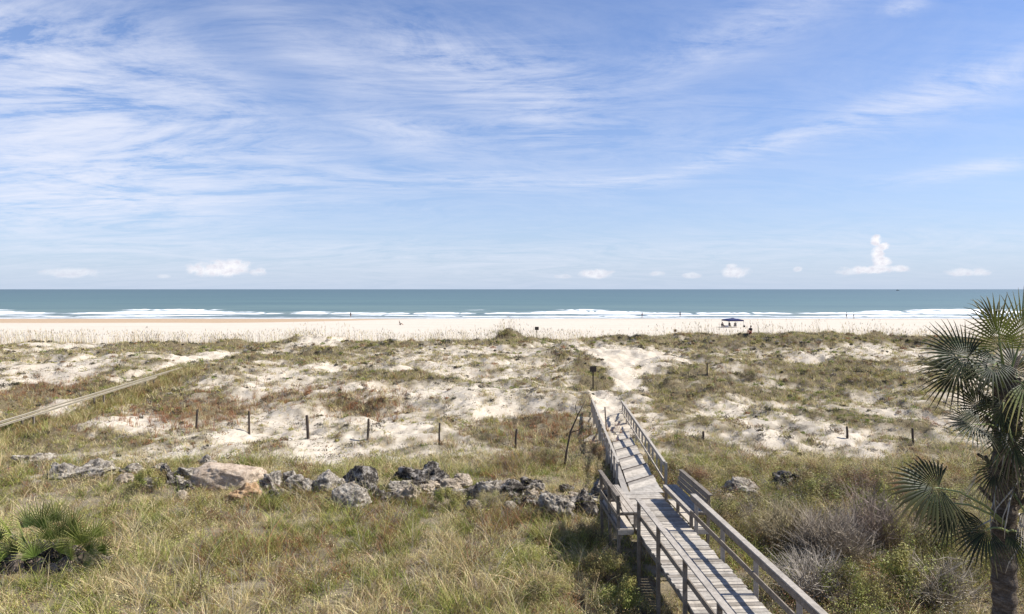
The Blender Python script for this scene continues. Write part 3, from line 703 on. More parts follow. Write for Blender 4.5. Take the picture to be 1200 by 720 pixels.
# ------------------------------------------------------------------ posts, sign posts
def post(px, yt, yb, label, lean=0, w=.10):
    lean = lean+random.uniform(-.06, .06)
    x, y, z = P(px, yb); h = (yb-yt)/F*y
    prof = [(w*.62, -.3), (w*.6, 0), (w*.56, h*.5), (w*.55, h-.05), (w*.45, h), (.001, h+.012)]
    m = lathe(prof, 9)
    for v_ in m.v:
        v_.x += .012*math.sin(v_.z*9+px)+lean*v_.z; v_.y += .01*math.cos(v_.z*7)
    o = m.build('post', mPost, loc=(x, y, z), smooth=True); tag(o, label, 'post', 'old dark fence posts in the dune')
post(230, 480, 503, 'dark wooden post in rusty grass, first of the row from the left')
post(292, 482, 509, 'dark wooden post in open sand, second of the row from the left', .03)
post(361, 487, 514, 'pair-thick dark post, third of the row from the left', -.02, .13)
post(431, 491, 516, 'short dark post beside rust-coloured grass, fourth of the row', .02)
post(515, 496, 521, 'thin dark post in open sand, fifth of the row', 0, .08)
post(604, 503, 526, 'dark post at the edge of the brown grass patch nearest the ramp', .04)
post(824, 506, 518, 'short dark stump in the sand right of the ramp')
post(1070, 502, 522, 'dark post in the right-hand dune beside the palm', .0)
post(829, 426, 440, 'small dark stub on the slope beyond the ramp')
post(993, 500, 514, 'little dark stump among tufts on the right-hand slope')
def signpost(px, yt, yb, bw, label, Y=None, boardcol=None):
    x, y, z = P(px, yb)
    if Y: y = Y; x = (px-CX)/F*y; z = float(H(x, y))
    h = EYE-(yt-HY)/F*y-z
    o = empty('sign_post', (x, y, z), 0, label, 'sign', 'small signs on posts at the beach path')
    m = MB(); m.bar((0, 0, -.3), (0, 0, h-.05), .09, .09, (0, 1, 0)); m.build('post', mPost, o)
    m = MB(); m.box((0 if bw > 0 else .0, -.06, h-abs(bw)*.45), abs(bw), .03, abs(bw)*.85); m.build('board', boardcol or mPost, o, .01)
signpost(695, 429, 457, .5, 'dark square sign on a post beside the sand path at the ramp end')
signpost(629, 383, 405, .55, 'small dark sign on a thin pole beyond the crest, right of the grassy knoll', 96)
signpost(791, 386, 405, .42, 'small dark sign on a pole beyond the crest, right of the sand path', 97)

# dead leaning snag by the ramp
x, y, z = P(661, 548); m = MB()
k = y/F
m.tube([(0, 0, -.1), (.12, .1, .7), (.30, .2, 1.5), (.62, .25, 2.2), (.95, .3, 2.85)], [.06, .05, .04, .03, .012], 7)
m.tube([(.28, .2, 1.45), (.62, .0, 1.6), (.85, .0, 1.85)], [.03, .02, .008], 5); m.tube([(.6, .25, 2.2), (.5, .2, 2.6), (.62, .2, 2.9)], [.02, .014, .006], 5)
tag(m.build('dead_branch', mPost, smooth=True, loc=(x, y, z)), 'dark crooked dead branch leaning beside the ramp', 'branch')

# ------------------------------------------------------------------ shrubs
def leaf_cloud(n, rx, ry, h, size, cols, clumps=14, seed=0, fill=.35, base=.1):
    r = np.random.default_rng(seed)
    cc = r.normal(0, .42, (clumps, 3)); cc[:, 2] = r.uniform(.35, .95, clumps); cc[:, :2] = np.clip(cc[:, :2], -.8, .8)
    cc[:, 2] *= np.sqrt(np.clip(1-(cc[:, 0]**2+cc[:, 1]**2)*.8, .15, 1))
    ci = r.integers(0, clumps, n); cr = r.uniform(.16, .34, clumps)
    d = r.normal(0, 1, (n, 3)); d /= np.linalg.norm(d, axis=1, keepdims=True)
    p = cc[ci]+d*(cr[ci]*r.uniform(fill, 1.1, n))[:, None]
    p[:, 2] = np.abs(p[:, 2])+base*.2
    p *= np.array([rx, ry, h]); nrm = d+np.array([0, 0, .6])+r.normal(0, .5, (n, 3)); nrm /= np.linalg.norm(nrm, axis=1, keepdims=True)
    a = np.cross(nrm, r.normal(0, 1, (n, 3))); a /= np.linalg.norm(a, axis=1, keepdims=True); b_ = np.cross(nrm, a)
    s = size*r.uniform(.6, 1.4, n)[:, None]
    V = np.stack([p-a*s, p+b_*s*.45, p+a*s, p-b_*s*.45], 1).reshape(-1, 3)
    q = np.arange(4*n).reshape(n, 4)
    cols = np.array([PAL[k] if isinstance(k, str) else k for k in cols]); cm = cols[r.integers(0, len(cols), clumps)][ci]*.6+cols[r.integers(0, len(cols), n)]*.4
    C = np.repeat(cm*r.uniform(.7, 1.3, (n, 1)), 4, 0)
    return V, q, C
def twigs(n, rx, ry, h, col, seed=0, rad=.006, seg=5, spread=1.0, fork=3):
    r = np.random.default_rng(seed); m = MB()
    for i in range(n):
        a = r.uniform(0, 2*PI); q0 = r.uniform(0, .35); x0, y0 = rx*q0*math.cos(a), ry*q0*math.sin(a)
        q1 = r.uniform(.4, 1.05)*spread; top = h*(1.05-.45*q1*q1)*r.uniform(.4, 1.15)
        e = Vector((rx*q1*math.cos(a), ry*q1*math.sin(a), top)); s0 = Vector((x0, y0, -.05)); pts = []
        for t in np.linspace(0, 1, seg):
            p = s0.lerp(e, t); p.z = top*(t**.75); p += Vector(r.normal(0, .075*max(rx,.6), 3)); pts.append(p)
        m.tube(pts, [rad*(1.4-1.1*t) for t in np.linspace(0, 1, seg)], 3, False)
        for f in range(fork):
            k = r.integers(1, seg-1); s1 = pts[k]; d_ = (pts[-1]-pts[k])*r.uniform(.5, .95)+Vector((r.normal(0, .22)*rx, r.normal(0, .22)*ry, r.uniform(0, .2)*h))
            m.tube([s1, s1+d_*.5+Vector(r.normal(0, .02, 3)), s1+d_+Vector((0, 0, .05))], [rad*.7, rad*.5, rad*.25], 3, False)
    V = np.array([v[:] for v in m.v]); q = np.array(m.f); c = np.array(col)[None]*np.repeat(r.uniform(.65, 1.3, len(V)//3+1), 3)[:len(V), None]
    return V, q, c
def shrub_proto(kind, seed):
    if kind == 'green': return leaf_cloud(5200, 1, 1, 1, .024, ['green', 'olive', 'brown', 'olive', 'dark'], 22, seed), twigs(40, .9, .9, .9, (.16, .12, .09), seed)
    if kind == 'lime': return leaf_cloud(4200, 1, 1, 1, .03, ['olive', (.26, .28, .07), 'green', 'olive', 'brown'], 14, seed), twigs(20, .8, .8, .8, (.16, .12, .08), seed)
    if kind == 'dark': return leaf_cloud(5600, 1, 1, 1, .022, ['dark', 'dark', 'green', 'brown', 'olive'], 24, seed), twigs(60, 1, 1, 1.0, (.20, .16, .13), seed)
    if kind == 'rust': return leaf_cloud(4600, 1, 1, 1, .022, ['red', 'brown', 'olive', 'red', 'dark'], 22, seed), twigs(60, 1, 1, 1.05, (.24, .18, .14), seed)
    if kind == 'straw': return leaf_cloud(4600, 1, 1, 1, .02, ['straw', 'olive', 'lime', 'brown'], 22, seed), twigs(60, 1, 1, 1.05, (.34, .29, .23), seed)
PROTO = {}
def shrub(px, py, wpx, hpx, kind, label, var=0):
    x, y, z = P(px, py); rx = wpx/F*y/2; h = hpx/F*y*((1.35 if py > 620 else .95) if px > 770 and py > 540 else 1.15)
    key = (kind, var)
    if key not in PROTO:
        (lv, lq, lc), (tv, tq, tc_) = shrub_proto(kind, 900+len(PROTO))
        ml = np_mesh('foliage', lv, lq, lc); ml.materials.append(mLeaf); mt = np_mesh('stems', tv, tq, tc_); mt.materials.append(mTwig); PROTO[key] = (ml, mt)
    o = empty('shrub', (x, y+rx*.45, z), random.uniform(0, 6.3), label, 'shrub', 'low shrubs around the boardwalk'); o.scale = (rx*1.1, rx*.95, h)
    link('foliage', PROTO[key][0], parent=o); link('stems', PROTO[key][1], parent=o)
SHR = [
 (166,582,42,26,'lime','bright lime green bush in front of the small grey slabs'),
 (783,560,46,22,'green','green shrub right behind the right-hand bench back'),
 (818,572,50,24,'rust','reddish shrub beside the far end of the right-hand bench'),
 (850,618,70,32,'dark','dark brown shrub against the right railing, below the mottled rock'),
 (905,612,74,30,'dark','dark shrub just below the dark angular rock'),
 (900,640,60,36,'straw','yellowish bush between right railing and the leafless bushes'),
 (965,590,80,34,'green','olive green shrub right of the dark angular rock'),
 (1003,585,70,34,'rust','rust red shrub behind the leafless bushes'),
 (1050,592,60,30,'rust','rusty brown shrub left of the lowest palm frond'),
 (1040,628,60,42,'lime','yellow green shrub at the right edge of the leafless bushes'),
 (1065,660,70,46,'straw','pinkish straw shrub below the drooping palm frond'),
 (1100,650,80,50,'dark','dark shrub directly below the lowest palm frond'),
 (1120,690,90,50,'green','green shrub left of the palm trunk'),
 (1075,716,90,46,'lime','yellow green low shrub at the bottom, left of the palm trunk'),
 (1010,722,80,44,'green','green low shrub at the bottom below the leafless bushes'),
 (1150,640,60,40,'straw','straw coloured shrub behind the palm trunk'),
 (1135,600,80,30,'green','green shrub behind the lower palm fronds'),
 (1190,690,70,50,'lime','yellow green shrub right of the palm trunk'),
 (925,586,50,12,'green','low green shrub between the mottled rock and the dark angular rock'),
 (868,556,60,8,'green','low green growth above the mottled rock'),
 (640,715,60,30,'green','leafy green clump at the bottom left of the boardwalk'),
 (712,690,60,34,'green','green weeds beneath the boardwalk side, nearer the bottom'),
 (690,650,54,30,'green','green weeds in the shade below the left bench'),
 (735,725,60,36,'lime','light green weeds at the bottom edge next to the boardwalk'),
 (655,640,44,20,'straw','pale curly grass bush in front of the big pitted boulder'),
 (575,600,44,20,'straw','straw yellow bush in front of the black crag'),
 (520,600,40,22,'lime','yellow green bush in front of the flat light slab'),
 (640,545,40,14,'dark','dark brush beside the dead branch'),
 (700,540,30,16,'rust','reddish brush against the left handrail of the ramp'),
 (880,448,26,12,'dark','dark round bush on the middle of the right slope'),
 (590,395,30,8,'green','green bush on top of the grassy knoll'),
]
for i, t in enumerate(SHR): shrub(*t, var=i % 2)
# leafless grey bushes
def dead(px, py, wpx, hpx, n, label, seed, col=(.34, .285, .225)):
    x, y, z = P(px, py); rx = wpx/F*y/2; h = hpx/F*y
    o = empty('leafless_bush', (x, y+rx*.5, z), 0, label, 'bush', 'leafless grey bushes right of the boardwalk')
    V, q, c = twigs(n, rx, rx*.8, h, col, seed, .011, 7, 1.1, 8); link('twigs', np_mesh('twigs', V, q, c), mTwig, o)
dead(985, 672, 96, 66, 180, 'largest leafless grey bush with dense upright twigs', 5)
dead(930, 655, 76, 62, 90, 'leafless straw tinted bush nearest the right railing', 6, (.36, .30, .19))
dead(1035, 655, 90, 76, 100, 'leafless grey bush at the right of the leafless group', 7, (.28, .22, .18))
dead(965, 712, 90, 56, 80, 'low leafless bush with whitish twigs at the bottom, next to the railing', 8, (.40, .35, .29))
dead(1110, 722, 100, 62, 60, 'sparse leafless bush at the bottom left of the palm trunk', 9, (.34, .29, .22))

# ------------------------------------------------------------------ fan leaves
def fan(hub, axis, nrm, R, half, nseg, cut, droop, cbase, ctip, costa=.28, petiole_to=None, seed=0, curl=.0, wmul=1.0):
    """one costapalmate leaf as ribbons with V folds; returns V,q,C (all world coordinates)"""
    r = np.random.default_rng(seed); a = Vector(axis).normalized(); n = Vector(nrm); n = (n-a*n.dot(a)).normalized(); b_ = n.cross(a)
    hub = Vector(hub); V = []; Q = []; C = []; cb = np.array(cbase); ct = np.array(ctip)
    dth = 2*half/(nseg-1)
    ts = [.03, cut*.5, cut, cut+(1-cut)*.35, cut+(1-cut)*.7, 1.0]
    for i in range(nseg):
        th = -half+i*dth; u = abs(th)/half
        Ln = R*(1-.28*u**1.5)*r.uniform(.9, 1.06); dirv = a*math.cos(th)+b_*math.sin(th)
        og = hub+a*(costa*R*max(0, math.cos(th*.8))*(1-u)); kinkt = r.uniform(.75, 1.1) if r.random() < .35 else 9
        sidev = (-a*math.sin(th)+b_*math.cos(th)); lift = n*(.10*R*u)
        base = len(V); shade = r.uniform(.55, 1.45)
        for k, t in enumerate(ts):
            w = Ln*t*math.tan(dth/2)*1.08 if t <= cut else Ln*cut*math.tan(dth/2)*1.0*(1-((t-cut)/(1-cut))**1.3)*.9+.0015
            w *= wmul
            dr = droop*R*(max(0, t-.3)**2)*1.3*r.uniform(.8, 1.2) if t > .3 else 0
            c0 = og+dirv*(Ln*t)-Vector((0, 0, 1))*dr+lift*t
            c0 = c0 - n*(.35*curl*R*t*t)
            fold = n*(w*.55)
            V += [c0-sidev*w-fold*.5, c0+fold*.5, c0+sidev*w-fold*.5]
            cc = (cb*(1-t**2)+ct*t**2)*shade
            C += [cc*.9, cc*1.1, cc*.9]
        for k in range(len(ts)-1):
            o = base+3*k; Q += [(o, o+1, o+4, o+3), (o+1, o+2, o+5, o+4)]
    if petiole_to is not None:
        m = MB(); p1 = Vector(petiole_to); mid = (p1+hub)/2+Vector((0, 0, .10*(p1-hub).length))
        pts = [p1, p1.lerp(mid, .6), mid.lerp(hub, .4), hub, hub+a*costa*R*.9]
        m.tube(pts, [.022, .017, .013, .011, .004], 5); o = len(V); V += m.v
        for f in m.f:
            if len(f) == 4: Q.append(tuple(o+i for i in f))
        C += [np.array((.20, .23, .09))]*len(m.v)
    return np.array([tuple(v) for v in V]), np.array(Q), np.array(C)
# ---- cabbage palm
TX, TY = 6.95, 9.6
def W(px, py, Y): return ((px-CX)/F*Y, Y, EYE-(py-HY)/F*Y)
palm = empty('palm_tree', (TX, TY, float(H(TX, TY))), 0, 'cabbage palm with fan fronds and shaggy trunk at the right edge', 'palm tree')
px_, py_, pz_ = palm.location
def PL(V): return V-np.array([px_, py_, pz_])
# trunk
k = 22; rows = 150; zt = 7.75; V = []; C = []
z0 = pz_-.3
for i in range(rows+1):
    t = i/rows; z = z0+(zt-z0)*t
    for j in range(k):
        a = 2*PI*j/k; rr = .148+.05*math.exp(-(z-z0)*1.4)+.018*max(0, t-.7)*3.0
        rr += .012*math.sin(z*26+a*0)+.010*(vn(np.array([a*4.]), np.array([z*7.]), 3)[0]-.5)*2+.008*(vn(np.array([a*12.]), np.array([z*30.]), 4)[0]-.5)*2
        xx = TX+rr*math.cos(a)+.03*math.sin(z*.9); yy = TY+rr*math.sin(a); V.append((xx, yy, z))
V = PL(np.array(V)); idx = np.arange((rows+1)*k).reshape(rows+1, k); nx = np.roll(idx, -1, 1)
Q = np.stack([idx[:-1].ravel(), nx[:-1].ravel(), nx[1:].ravel(), idx[1:].ravel()], 1)
mT, nt, b = mat('palm_bark', .95, .05); tc = N(nt, 'ShaderNodeTexCoord').outputs['Object']
g = noise(nt, mapping(nt, tc, (5, 5, 14)), 2, 6, .75); g2 = noise(nt, mapping(nt, tc, (24, 24, 5)), 1, 5, .8)
cb = ramp(nt, g, [(.3, (.055, .043, .033)), (.5, (.17, .135, .105)), (.68, (.32, .27, .22))])
nt.links.new(mixc(nt, math_(nt, 'MULTIPLY', g2, .6), cb, (.05, .04, .03)), b.inputs['Base Color']); bump(nt, math_(nt, 'ADD', g, g2), b, 1, .04)
link('trunk', np_mesh('trunk', V, Q, smooth=True), mT, palm)
# old leaf bases criss-crossing the upper trunk
r = np.random.default_rng(5)
for i in range(30):
    z = 5.9+i*.065; a = i*2.4; bx = Vector((TX+.16*math.cos(a), TY+.16*math.sin(a), z)); out_ = Vector((math.cos(a), math.sin(a), 0))
    m = MB(); e = bx+out_*r.uniform(.10, .22)+Vector((0, 0, r.uniform(.16, .3))); m.tube([bx-out_*.05, bx+out_*.05+Vector((0, 0, .08)), e], [.045, .03, .022], 5)
    vv = MB(); vv.v = [v-palm.location for v in m.v]; vv.f = m.f; vv.build('leaf_base', mT, palm)
GREEN = (.016, .026, .008); GTIP = (.085, .072, .03); YG = (.13, .155, .025); YT = (.34, .27, .10); HEART = Vector((TX, TY, 7.62))
def frond(hub, axis, nrm, R, half=2.0, nseg=40, cut=.45, droop=.25, cb=GREEN, ct=GTIP, name='frond', frm=None, seed=0, **kw):
    nseg = int(nseg*.72); kw['wmul'] = kw.get('wmul', 1.0)*.92
    p = frm if frm is not None else HEART+Vector((0, 0, random.uniform(-.3, .1)))
    V, Q, C = fan(hub, axis, nrm, R, half, nseg, cut, droop, cb, ct, petiole_to=p, seed=seed, **kw)
    return link(name, np_mesh(name, PL(V), Q, C), mFrond, palm)
frond(W(1134, 420, 9.25), (-.9, -.15, .25), (-.15, -1, .35), .68, 2.1, 46, .42, .18, seed=1)
frond(W(1128, 432, 9.6), (-.5, .2, -.5), (-.3, -.8, .5), .52, 1.9, 36, .40, .3, seed=2)
frond(W(1172, 408, 9.3), (-.25, -.1, .95), (-.3, -1, .1), .66, 1.7, 40, .38, .10, YG, YT, seed=3)
frond(W(1196, 402, 9.5), (.15, .0, 1), (0, -1, .1), .70, 1.6, 38, .38, .10, YG, YT, seed=4)
frond(W(1168, 425, 9.2), (-.55, -.3, -.35), (-.3, -1, .5), .55, 1.9, 38, .40, .35, seed=5)
frond(W(1148, 498, 9.2), (-.85, -.3, .12), (-.1, -.8, .7), .56, 2.0, 42, .42, .25, seed=6, frm=Vector((TX-.05, TY-.1, 7.0)))
frond(W(1150, 482, 9.4), (-.6, -.1, .65), (-.4, -1, .2), .50, 1.3, 30, .40, .15, seed=7, frm=Vector((TX-.05, TY-.1, 7.0)))
frond(W(1100, 572, 8.9), (-1, -.12, .02), (-.05, -.9, .5), .66, 2.1, 46, .60, .30, seed=8, frm=Vector((TX-.1, TY-.12, 5.75)), costa=.12)
frond(W(1118, 590, 9.1), (-.35, -.1, -.9), (-.6, -.8, .1), .50, 1.2, 30, .5, .2, seed=9, frm=Vector((TX-.1, TY-.12, 5.72)))
frond(W(1158, 620, 9.25), (-.75, -.25, -.45), (-.4, -1, .3), .56, 1.5, 34, .5, .3, seed=10, frm=Vector((TX-.1, TY-.15, 5.65)), costa=.1)
frond(W(1180, 624, 9.2), (.5, -.2, -.75), (.1, -1, .2), .46, 1.0, 20, .35, .3, seed=11, frm=Vector((TX+.0, TY-.17, 5.65)), costa=.1)
frond(W(1198, 450, 9.1), (.4, -.3, -.7), (.2, -1, .2), .75, 1.6, 36, .40, .3, (.07, .10, .03), YT, seed=12)
for i, (hx, hy, Yd, ax, R_) in enumerate([(1176,472,9.3,(-.3,-.3,-.8),.5),(1184,510,9.2,(.0,-.4,-.8),.55),(1192,440,9.9,(.2,.6,.8),.7),(1170,385,9.9,(-.35,.3,.9),.5),(1198,540,9.3,(.5,-.4,-.6),.55),(1168,548,9.3,(-.55,-.3,-.85),.42)]):
    frond(W(hx, hy, Yd), ax, (-.2, -1, .5), R_, 1.9, 36, .33, .35, [GREEN, (.03, .042, .012), (.02, .028, .012)][i % 3], [GTIP, (.25, .2, .08)][i % 2], seed=400+i, frm=Vector((TX, TY, 7.3)))
rr = np.random.default_rng(77)
for i in range(8):                                  # the rest of the crown, away from the lens and to the right
    a = rr.uniform(-.9, 1.5) if i % 4 else rr.uniform(1.8, 2.6); el = rr.uniform(-.7, 1.2)
    dv = Vector((math.cos(a)*math.cos(el), math.sin(a)*math.cos(el), math.sin(el)))
    hub = HEART+dv*rr.uniform(.45, .75)
    up = Vector((0, 0, 1)) if el < .9 else Vector((-math.cos(a), -math.sin(a), .2))
    c1 = [GREEN, (.03, .045, .014), YG][i % 3]
    frond(hub, dv+Vector((0, 0, -.1)), up+Vector((rr.normal(0, .4), rr.normal(0, .4), 0)), rr.uniform(.6, .8), 2.0, 36, .42, .4, c1, GTIP if i % 3 else YT, seed=20+i)
for i in range(11):                                   # dead hanging leaves and pale curled strips
    a = [-1.2, -.6, -2.0, 0.0, .6, -2.6, 1.4, 2.4, -1.0, -.2, -1.6][i]; zb = 7.3-.12*i
    o_ = Vector((math.cos(a), math.sin(a), 0)); hub = Vector((TX, TY, zb))+o_*.34+Vector((0, 0, -.10))
    c1 = [(.33, .24, .15), (.45, .38, .28), (.24, .17, .11)][i % 3]
    V, Q, C = fan(hub, o_*.25+Vector((rr.normal(0, .15), 0, -1)), o_+Vector((0, 0, .2)), rr.uniform(.4, .7), .7, 14, .2, .0, c1, c1, .15, Vector((TX, TY, zb+.1))+o_*.1, 60+i, curl=-.4, wmul=1.1)
    link('dead_frond', np_mesh('dead_frond', PL(V), Q, C), mFrond, palm)
m = MB()
for i in range(34):                                   # loose pale fibres curling off the trunk
    a = rr.uniform(-2.9, .5); zb = rr.uniform(5.6, 7.1); o_ = Vector((math.cos(a), math.sin(a), 0)); p = Vector((TX, TY, zb))+o_*.17-palm.location
    l = rr.uniform(.15, .38); sd = Vector((-math.sin(a), math.cos(a), 0))*rr.normal(0, .1)
    m.tube([p, p+o_*l*.5+Vector((0, 0, .08)), p+o_*l*.75+sd+Vector((0, 0, -.08)), p+o_*l*.6+sd*2+Vector((0, 0, -.32)), p+o_*l*.4+sd*2+Vector((0, 0, -.5))], [.012, .011, .01, .008, .003], 4)
V = np.array([v[:] for v in m.v]); Q = np.array([f for f in m.f if len(f) == 4]); link('dry_fibre', np_mesh('dry_fibre', V, Q, np.full((len(V), 3), .42)*np.array([1, .93, .8])), mTwig, palm)

# ---- saw palmetto clump on the left
x, y, z = P(52, 672); sp = empty('palmetto_clump', (x, y+.6, z), 0, 'spiky yellow green palmetto clump with dead grey thatch below, bottom left', 'palmetto')
def SPL(V): return V-np.array(sp.location)
D = y
leaves = [(118,640,.5),(70,640,.5),(20,640,.5),(-8,612,.5),(84,612,.5),(34,610,.5),(-2,628,.62),(14,618,.6),(30,628,.55),(48,612,.62),(58,625,.5),(72,622,.62),(86,625,.62),(96,630,.58),(104,640,.55),(2,650,.5),(110,622,.5),(-20,630,.6),(40,645,.5),(82,648,.55),(98,660,.45),(-14,655,.55),(64,604,.5)]
for i, (hx, hy, R) in enumerate(leaves):
    Yd = D-.2+(655-hy)*.018; hb = Vector(W(hx, hy+8, Yd)); lx = (hx-50)/90
    ax = Vector((lx*.8+rr.normal(0, .15), -.2+rr.normal(0, .25), 1.0)); c1 = [(.10, .15, .03), (.19, .23, .045), (.06, .09, .03)][i % 3]
    V, Q, C = fan(hb, ax, (lx*.3+rr.normal(0, .5), -1, .5), R*1.55, 1.2, 19, .07, .10, c1, (.48, .46, .16), .05, (x+lx*.6, y+.5, z+.1), 300+i, wmul=4.0)
    link('frond', np_mesh('frond', SPL(V), Q, C), mFrond, sp)
for i in range(16):
    lx = rr.uniform(-1, .85); hb = Vector((x+lx*1.25, y+.1+rr.uniform(-.1, .4), z+rr.uniform(.25, .55)))
    c1 = [(.26, .20, .15), (.10, .08, .06), (.05, .04, .03)][i % 3]
    V, Q, C = fan(hb, (rr.normal(0, .5), -.5, -.8+rr.normal(0, .3)), (0, -1, .8), rr.uniform(.4, .7), 1.1, 11, .15, .3, c1, c1, .05, (x+lx*.6, y+.6, z+.15), 340+i, wmul=2.6)
    link('dead_frond', np_mesh('dead_frond', SPL(V), Q, C), mFrond, sp)
V, Q, C = leaf_cloud(6500, 1.6, .8, .6, .04, [(.05, .04, .035), (.03, .025, .022), (.17, .14, .12)], 26, 77, .1, 0)
link('thatch', np_mesh('thatch', V, Q, C), mTwig, sp)

# ------------------------------------------------------------------ people and beach shelter
skin_m = plain('skin', (.42, .27, .19)); dark_m = plain('dark_cloth', (.02, .022, .03)); navy_m = plain('navy_canvas', (.016, .022, .085)); white_m = plain('white_cloth', (.75, .73, .78)); red_m = plain('red_cloth', (.35, .05, .05)); metal_m = plain('pale_metal', (.5, .5, .5), .4); green_m = plain('green_cloth', (.05, .09, .06)); hair_m = plain('hair', (.03, .02, .015)); blue_m = plain('blue_cloth', (.05, .10, .22))
def skinned(name, verts, edges, radii, m, parent):
    me = bpy.data.meshes.new(name); me.from_pydata(verts, edges, []); o = link(name, me, m, parent)
    md = o.modifiers.new('s', 'SKIN'); sv = me.skin_vertices[0].data
    for i, r_ in enumerate(radii): sv[i].radius = (r_, r_)
    sv[0].use_root = True
    s2 = o.modifiers.new('u', 'SUBSURF'); s2.levels = 1; s2.render_levels = 1
    bpy.context.view_layer.update(); dg_ = bpy.context.evaluated_depsgraph_get()
    nm = bpy.data.meshes.new_from_object(o.evaluated_get(dg_)); o.modifiers.clear(); o.data = nm
    if not nm.materials: nm.materials.append(m)
    for p in nm.polygons: p.use_smooth = True
    return o
def person(px, py, label, pose='stand', shirt=None, shorts=None, rz=0, Y=None, hgt=1.72, group='people on the beach'):
    x, y, z = P(px, py)
    if Y: y = Y; x = (px-CX)/F*y; z = max(float(H(x, y)), 0)
    o = empty('person', (x, y, z), rz, label, 'person', group); s = hgt/1.72
    if pose == 'sit':
        hip = (0, 0, .38); knee = lambda q: (q*.12, -.45, .48); foot = lambda q: (q*.12, -.62, .06); toe = lambda q: (q*.12, -.82, .04); lean = .12; dz = .38-.92
    elif pose == 'lie':
        hip = (0, 0, .14); knee = lambda q: (q*.12, -.38, .42); foot = lambda q: (q*.12, -.68, .06); toe = lambda q: (q*.12, -.85, .07); lean = .3; dz = .14-.92
    else:
        hip = (0, 0, .92); knee = lambda q: (q*.11, -.03-q*.08, .50); foot = lambda q: (q*.12, .03-q*.16, .07); toe = lambda q: (q*.13, -.13-q*.16, .035); lean = 0; dz = 0
    up = lambda zz, dx=0, dy=0: (dx, dy+lean*(zz-.92), zz+dz)
    v = [hip, up(1.1), up(1.32), up(1.47), up(1.56), up(1.66)]; rd = [.135, .12, .15, .07, .085, .09]; e = [(0, 1), (1, 2), (2, 3), (3, 4), (4, 5)]
    for q in (-1, 1):
        n = len(v); v += [(q*.10, hip[1], hip[2]-.03), knee(q), foot(q), toe(q)]; rd += [.10, .065, .045, .035]; e += [(0, n), (n, n+1), (n+1, n+2), (n+2, n+3)]
        n = len(v); v += [up(1.40, q*.17), up(1.14, q*.23, .02), up(.92, q*.23, -.10), up(.84, q*.22, -.14)]; rd += [.06, .045, .032, .03]; e += [(2, n), (n, n+1), (n+1, n+2), (n+2, n+3)]
    b_ = skinned('body', v, e, rd, skin_m, o)
    if shirt:
        skinned('shirt', [up(.98), up(1.12), up(1.33), up(1.42), up(1.40, -.18), up(1.24, -.22), up(1.40, .18), up(1.24, .22)], [(0, 1), (1, 2), (2, 3), (2, 4), (4, 5), (2, 6), (6, 7)], [.15, .14, .17, .08, .08, .07, .08, .07], shirt, o)
    if shorts:
        k1 = knee(-1); k2 = knee(1); h_ = Vector(hip)
        skinned('shorts', [tuple(h_+Vector((0, 0, .05))), tuple(h_+Vector((-.1, 0, -.04))), tuple(h_.lerp(Vector(k1), .75)), tuple(h_+Vector((.1, 0, -.04))), tuple(h_.lerp(Vector(k2), .75))], [(0, 1), (1, 2), (0, 3), (3, 4)], [.15, .12, .085, .12, .085], shorts, o)
    c = Vector(up(1.685)); m = lathe([(.001, .10), (.06, .09), (.095, .04), (.105, 0), (.10, -.05)], 12); hr = m.build('hair', hair_m, o, loc=(c.x, c.y+.012, c.z), smooth=True)
    o.scale = (s, s, s); return o
person(992, 373, 'person in dark clothes at the water edge, left one of the walking pair', 'stand', dark_m, dark_m, 1.3, 211)
person(1000.5, 373, 'person in dark green at the water edge, right one of the walking pair', 'stand', green_m, dark_m, 1.3, 210, 1.65)
person(411, 372, 'lone person in dark clothes at the water edge, far left of all the people', 'stand', dark_m, dark_m, 0, 215)
person(752.5, 373, 'lone person in black standing in the shallow surf right of the ramp', 'stand', dark_m, blue_m, .5, 213)
person(797, 372, 'lone person in grey blue wading in the surf above the second path sign', 'stand', blue_m, dark_m, 2.6, 219)
person(469, 381, 'person lying back on the dry beach, alone on the left', 'lie', dark_m, dark_m, 1.4)
# shelter
sx, sy, sz = P(858.5, 383.6); sh = empty('beach_canopy', (sx, sy, sz), .12, 'navy blue pop-up canopy on thin legs standing on the beach', 'canopy')
hw = 1.75; hh = 1.62
for a, c_ in ((-1, -1), (1, -1), (1, 1), (-1, 1)):
    m = MB(); m.bar((a*hw, c_*hw, 0), (a*hw, c_*hw, hh), .05, .05, (0, 1, 0)); m.build('leg', metal_m, sh)
m = MB(); n = 8; rim = [(-1, -1), (0, -1), (1, -1), (1, 0), (1, 1), (0, 1), (-1, 1), (-1, 0)]
m.v = [Vector((p[0]*hw*1.03, p[1]*hw*1.03, hh-.22)) for p in rim]+[Vector((p[0]*hw*1.03, p[1]*hw*1.03, hh+.04)) for p in rim]+[Vector((p[0]*hw*.5, p[1]*hw*.5, hh+.30)) for p in rim]+[Vector((0, 0, hh+.48))]
for i in range(8): j = (i+1) % 8; m.f += [(i, j, j+8, i+8), (i+8, j+8, j+16, i+16), (i+16, j+16, 24)]
o = m.build('roof', navy_m, sh); md = o.modifiers.new('t', 'SOLIDIFY'); md.thickness = .02
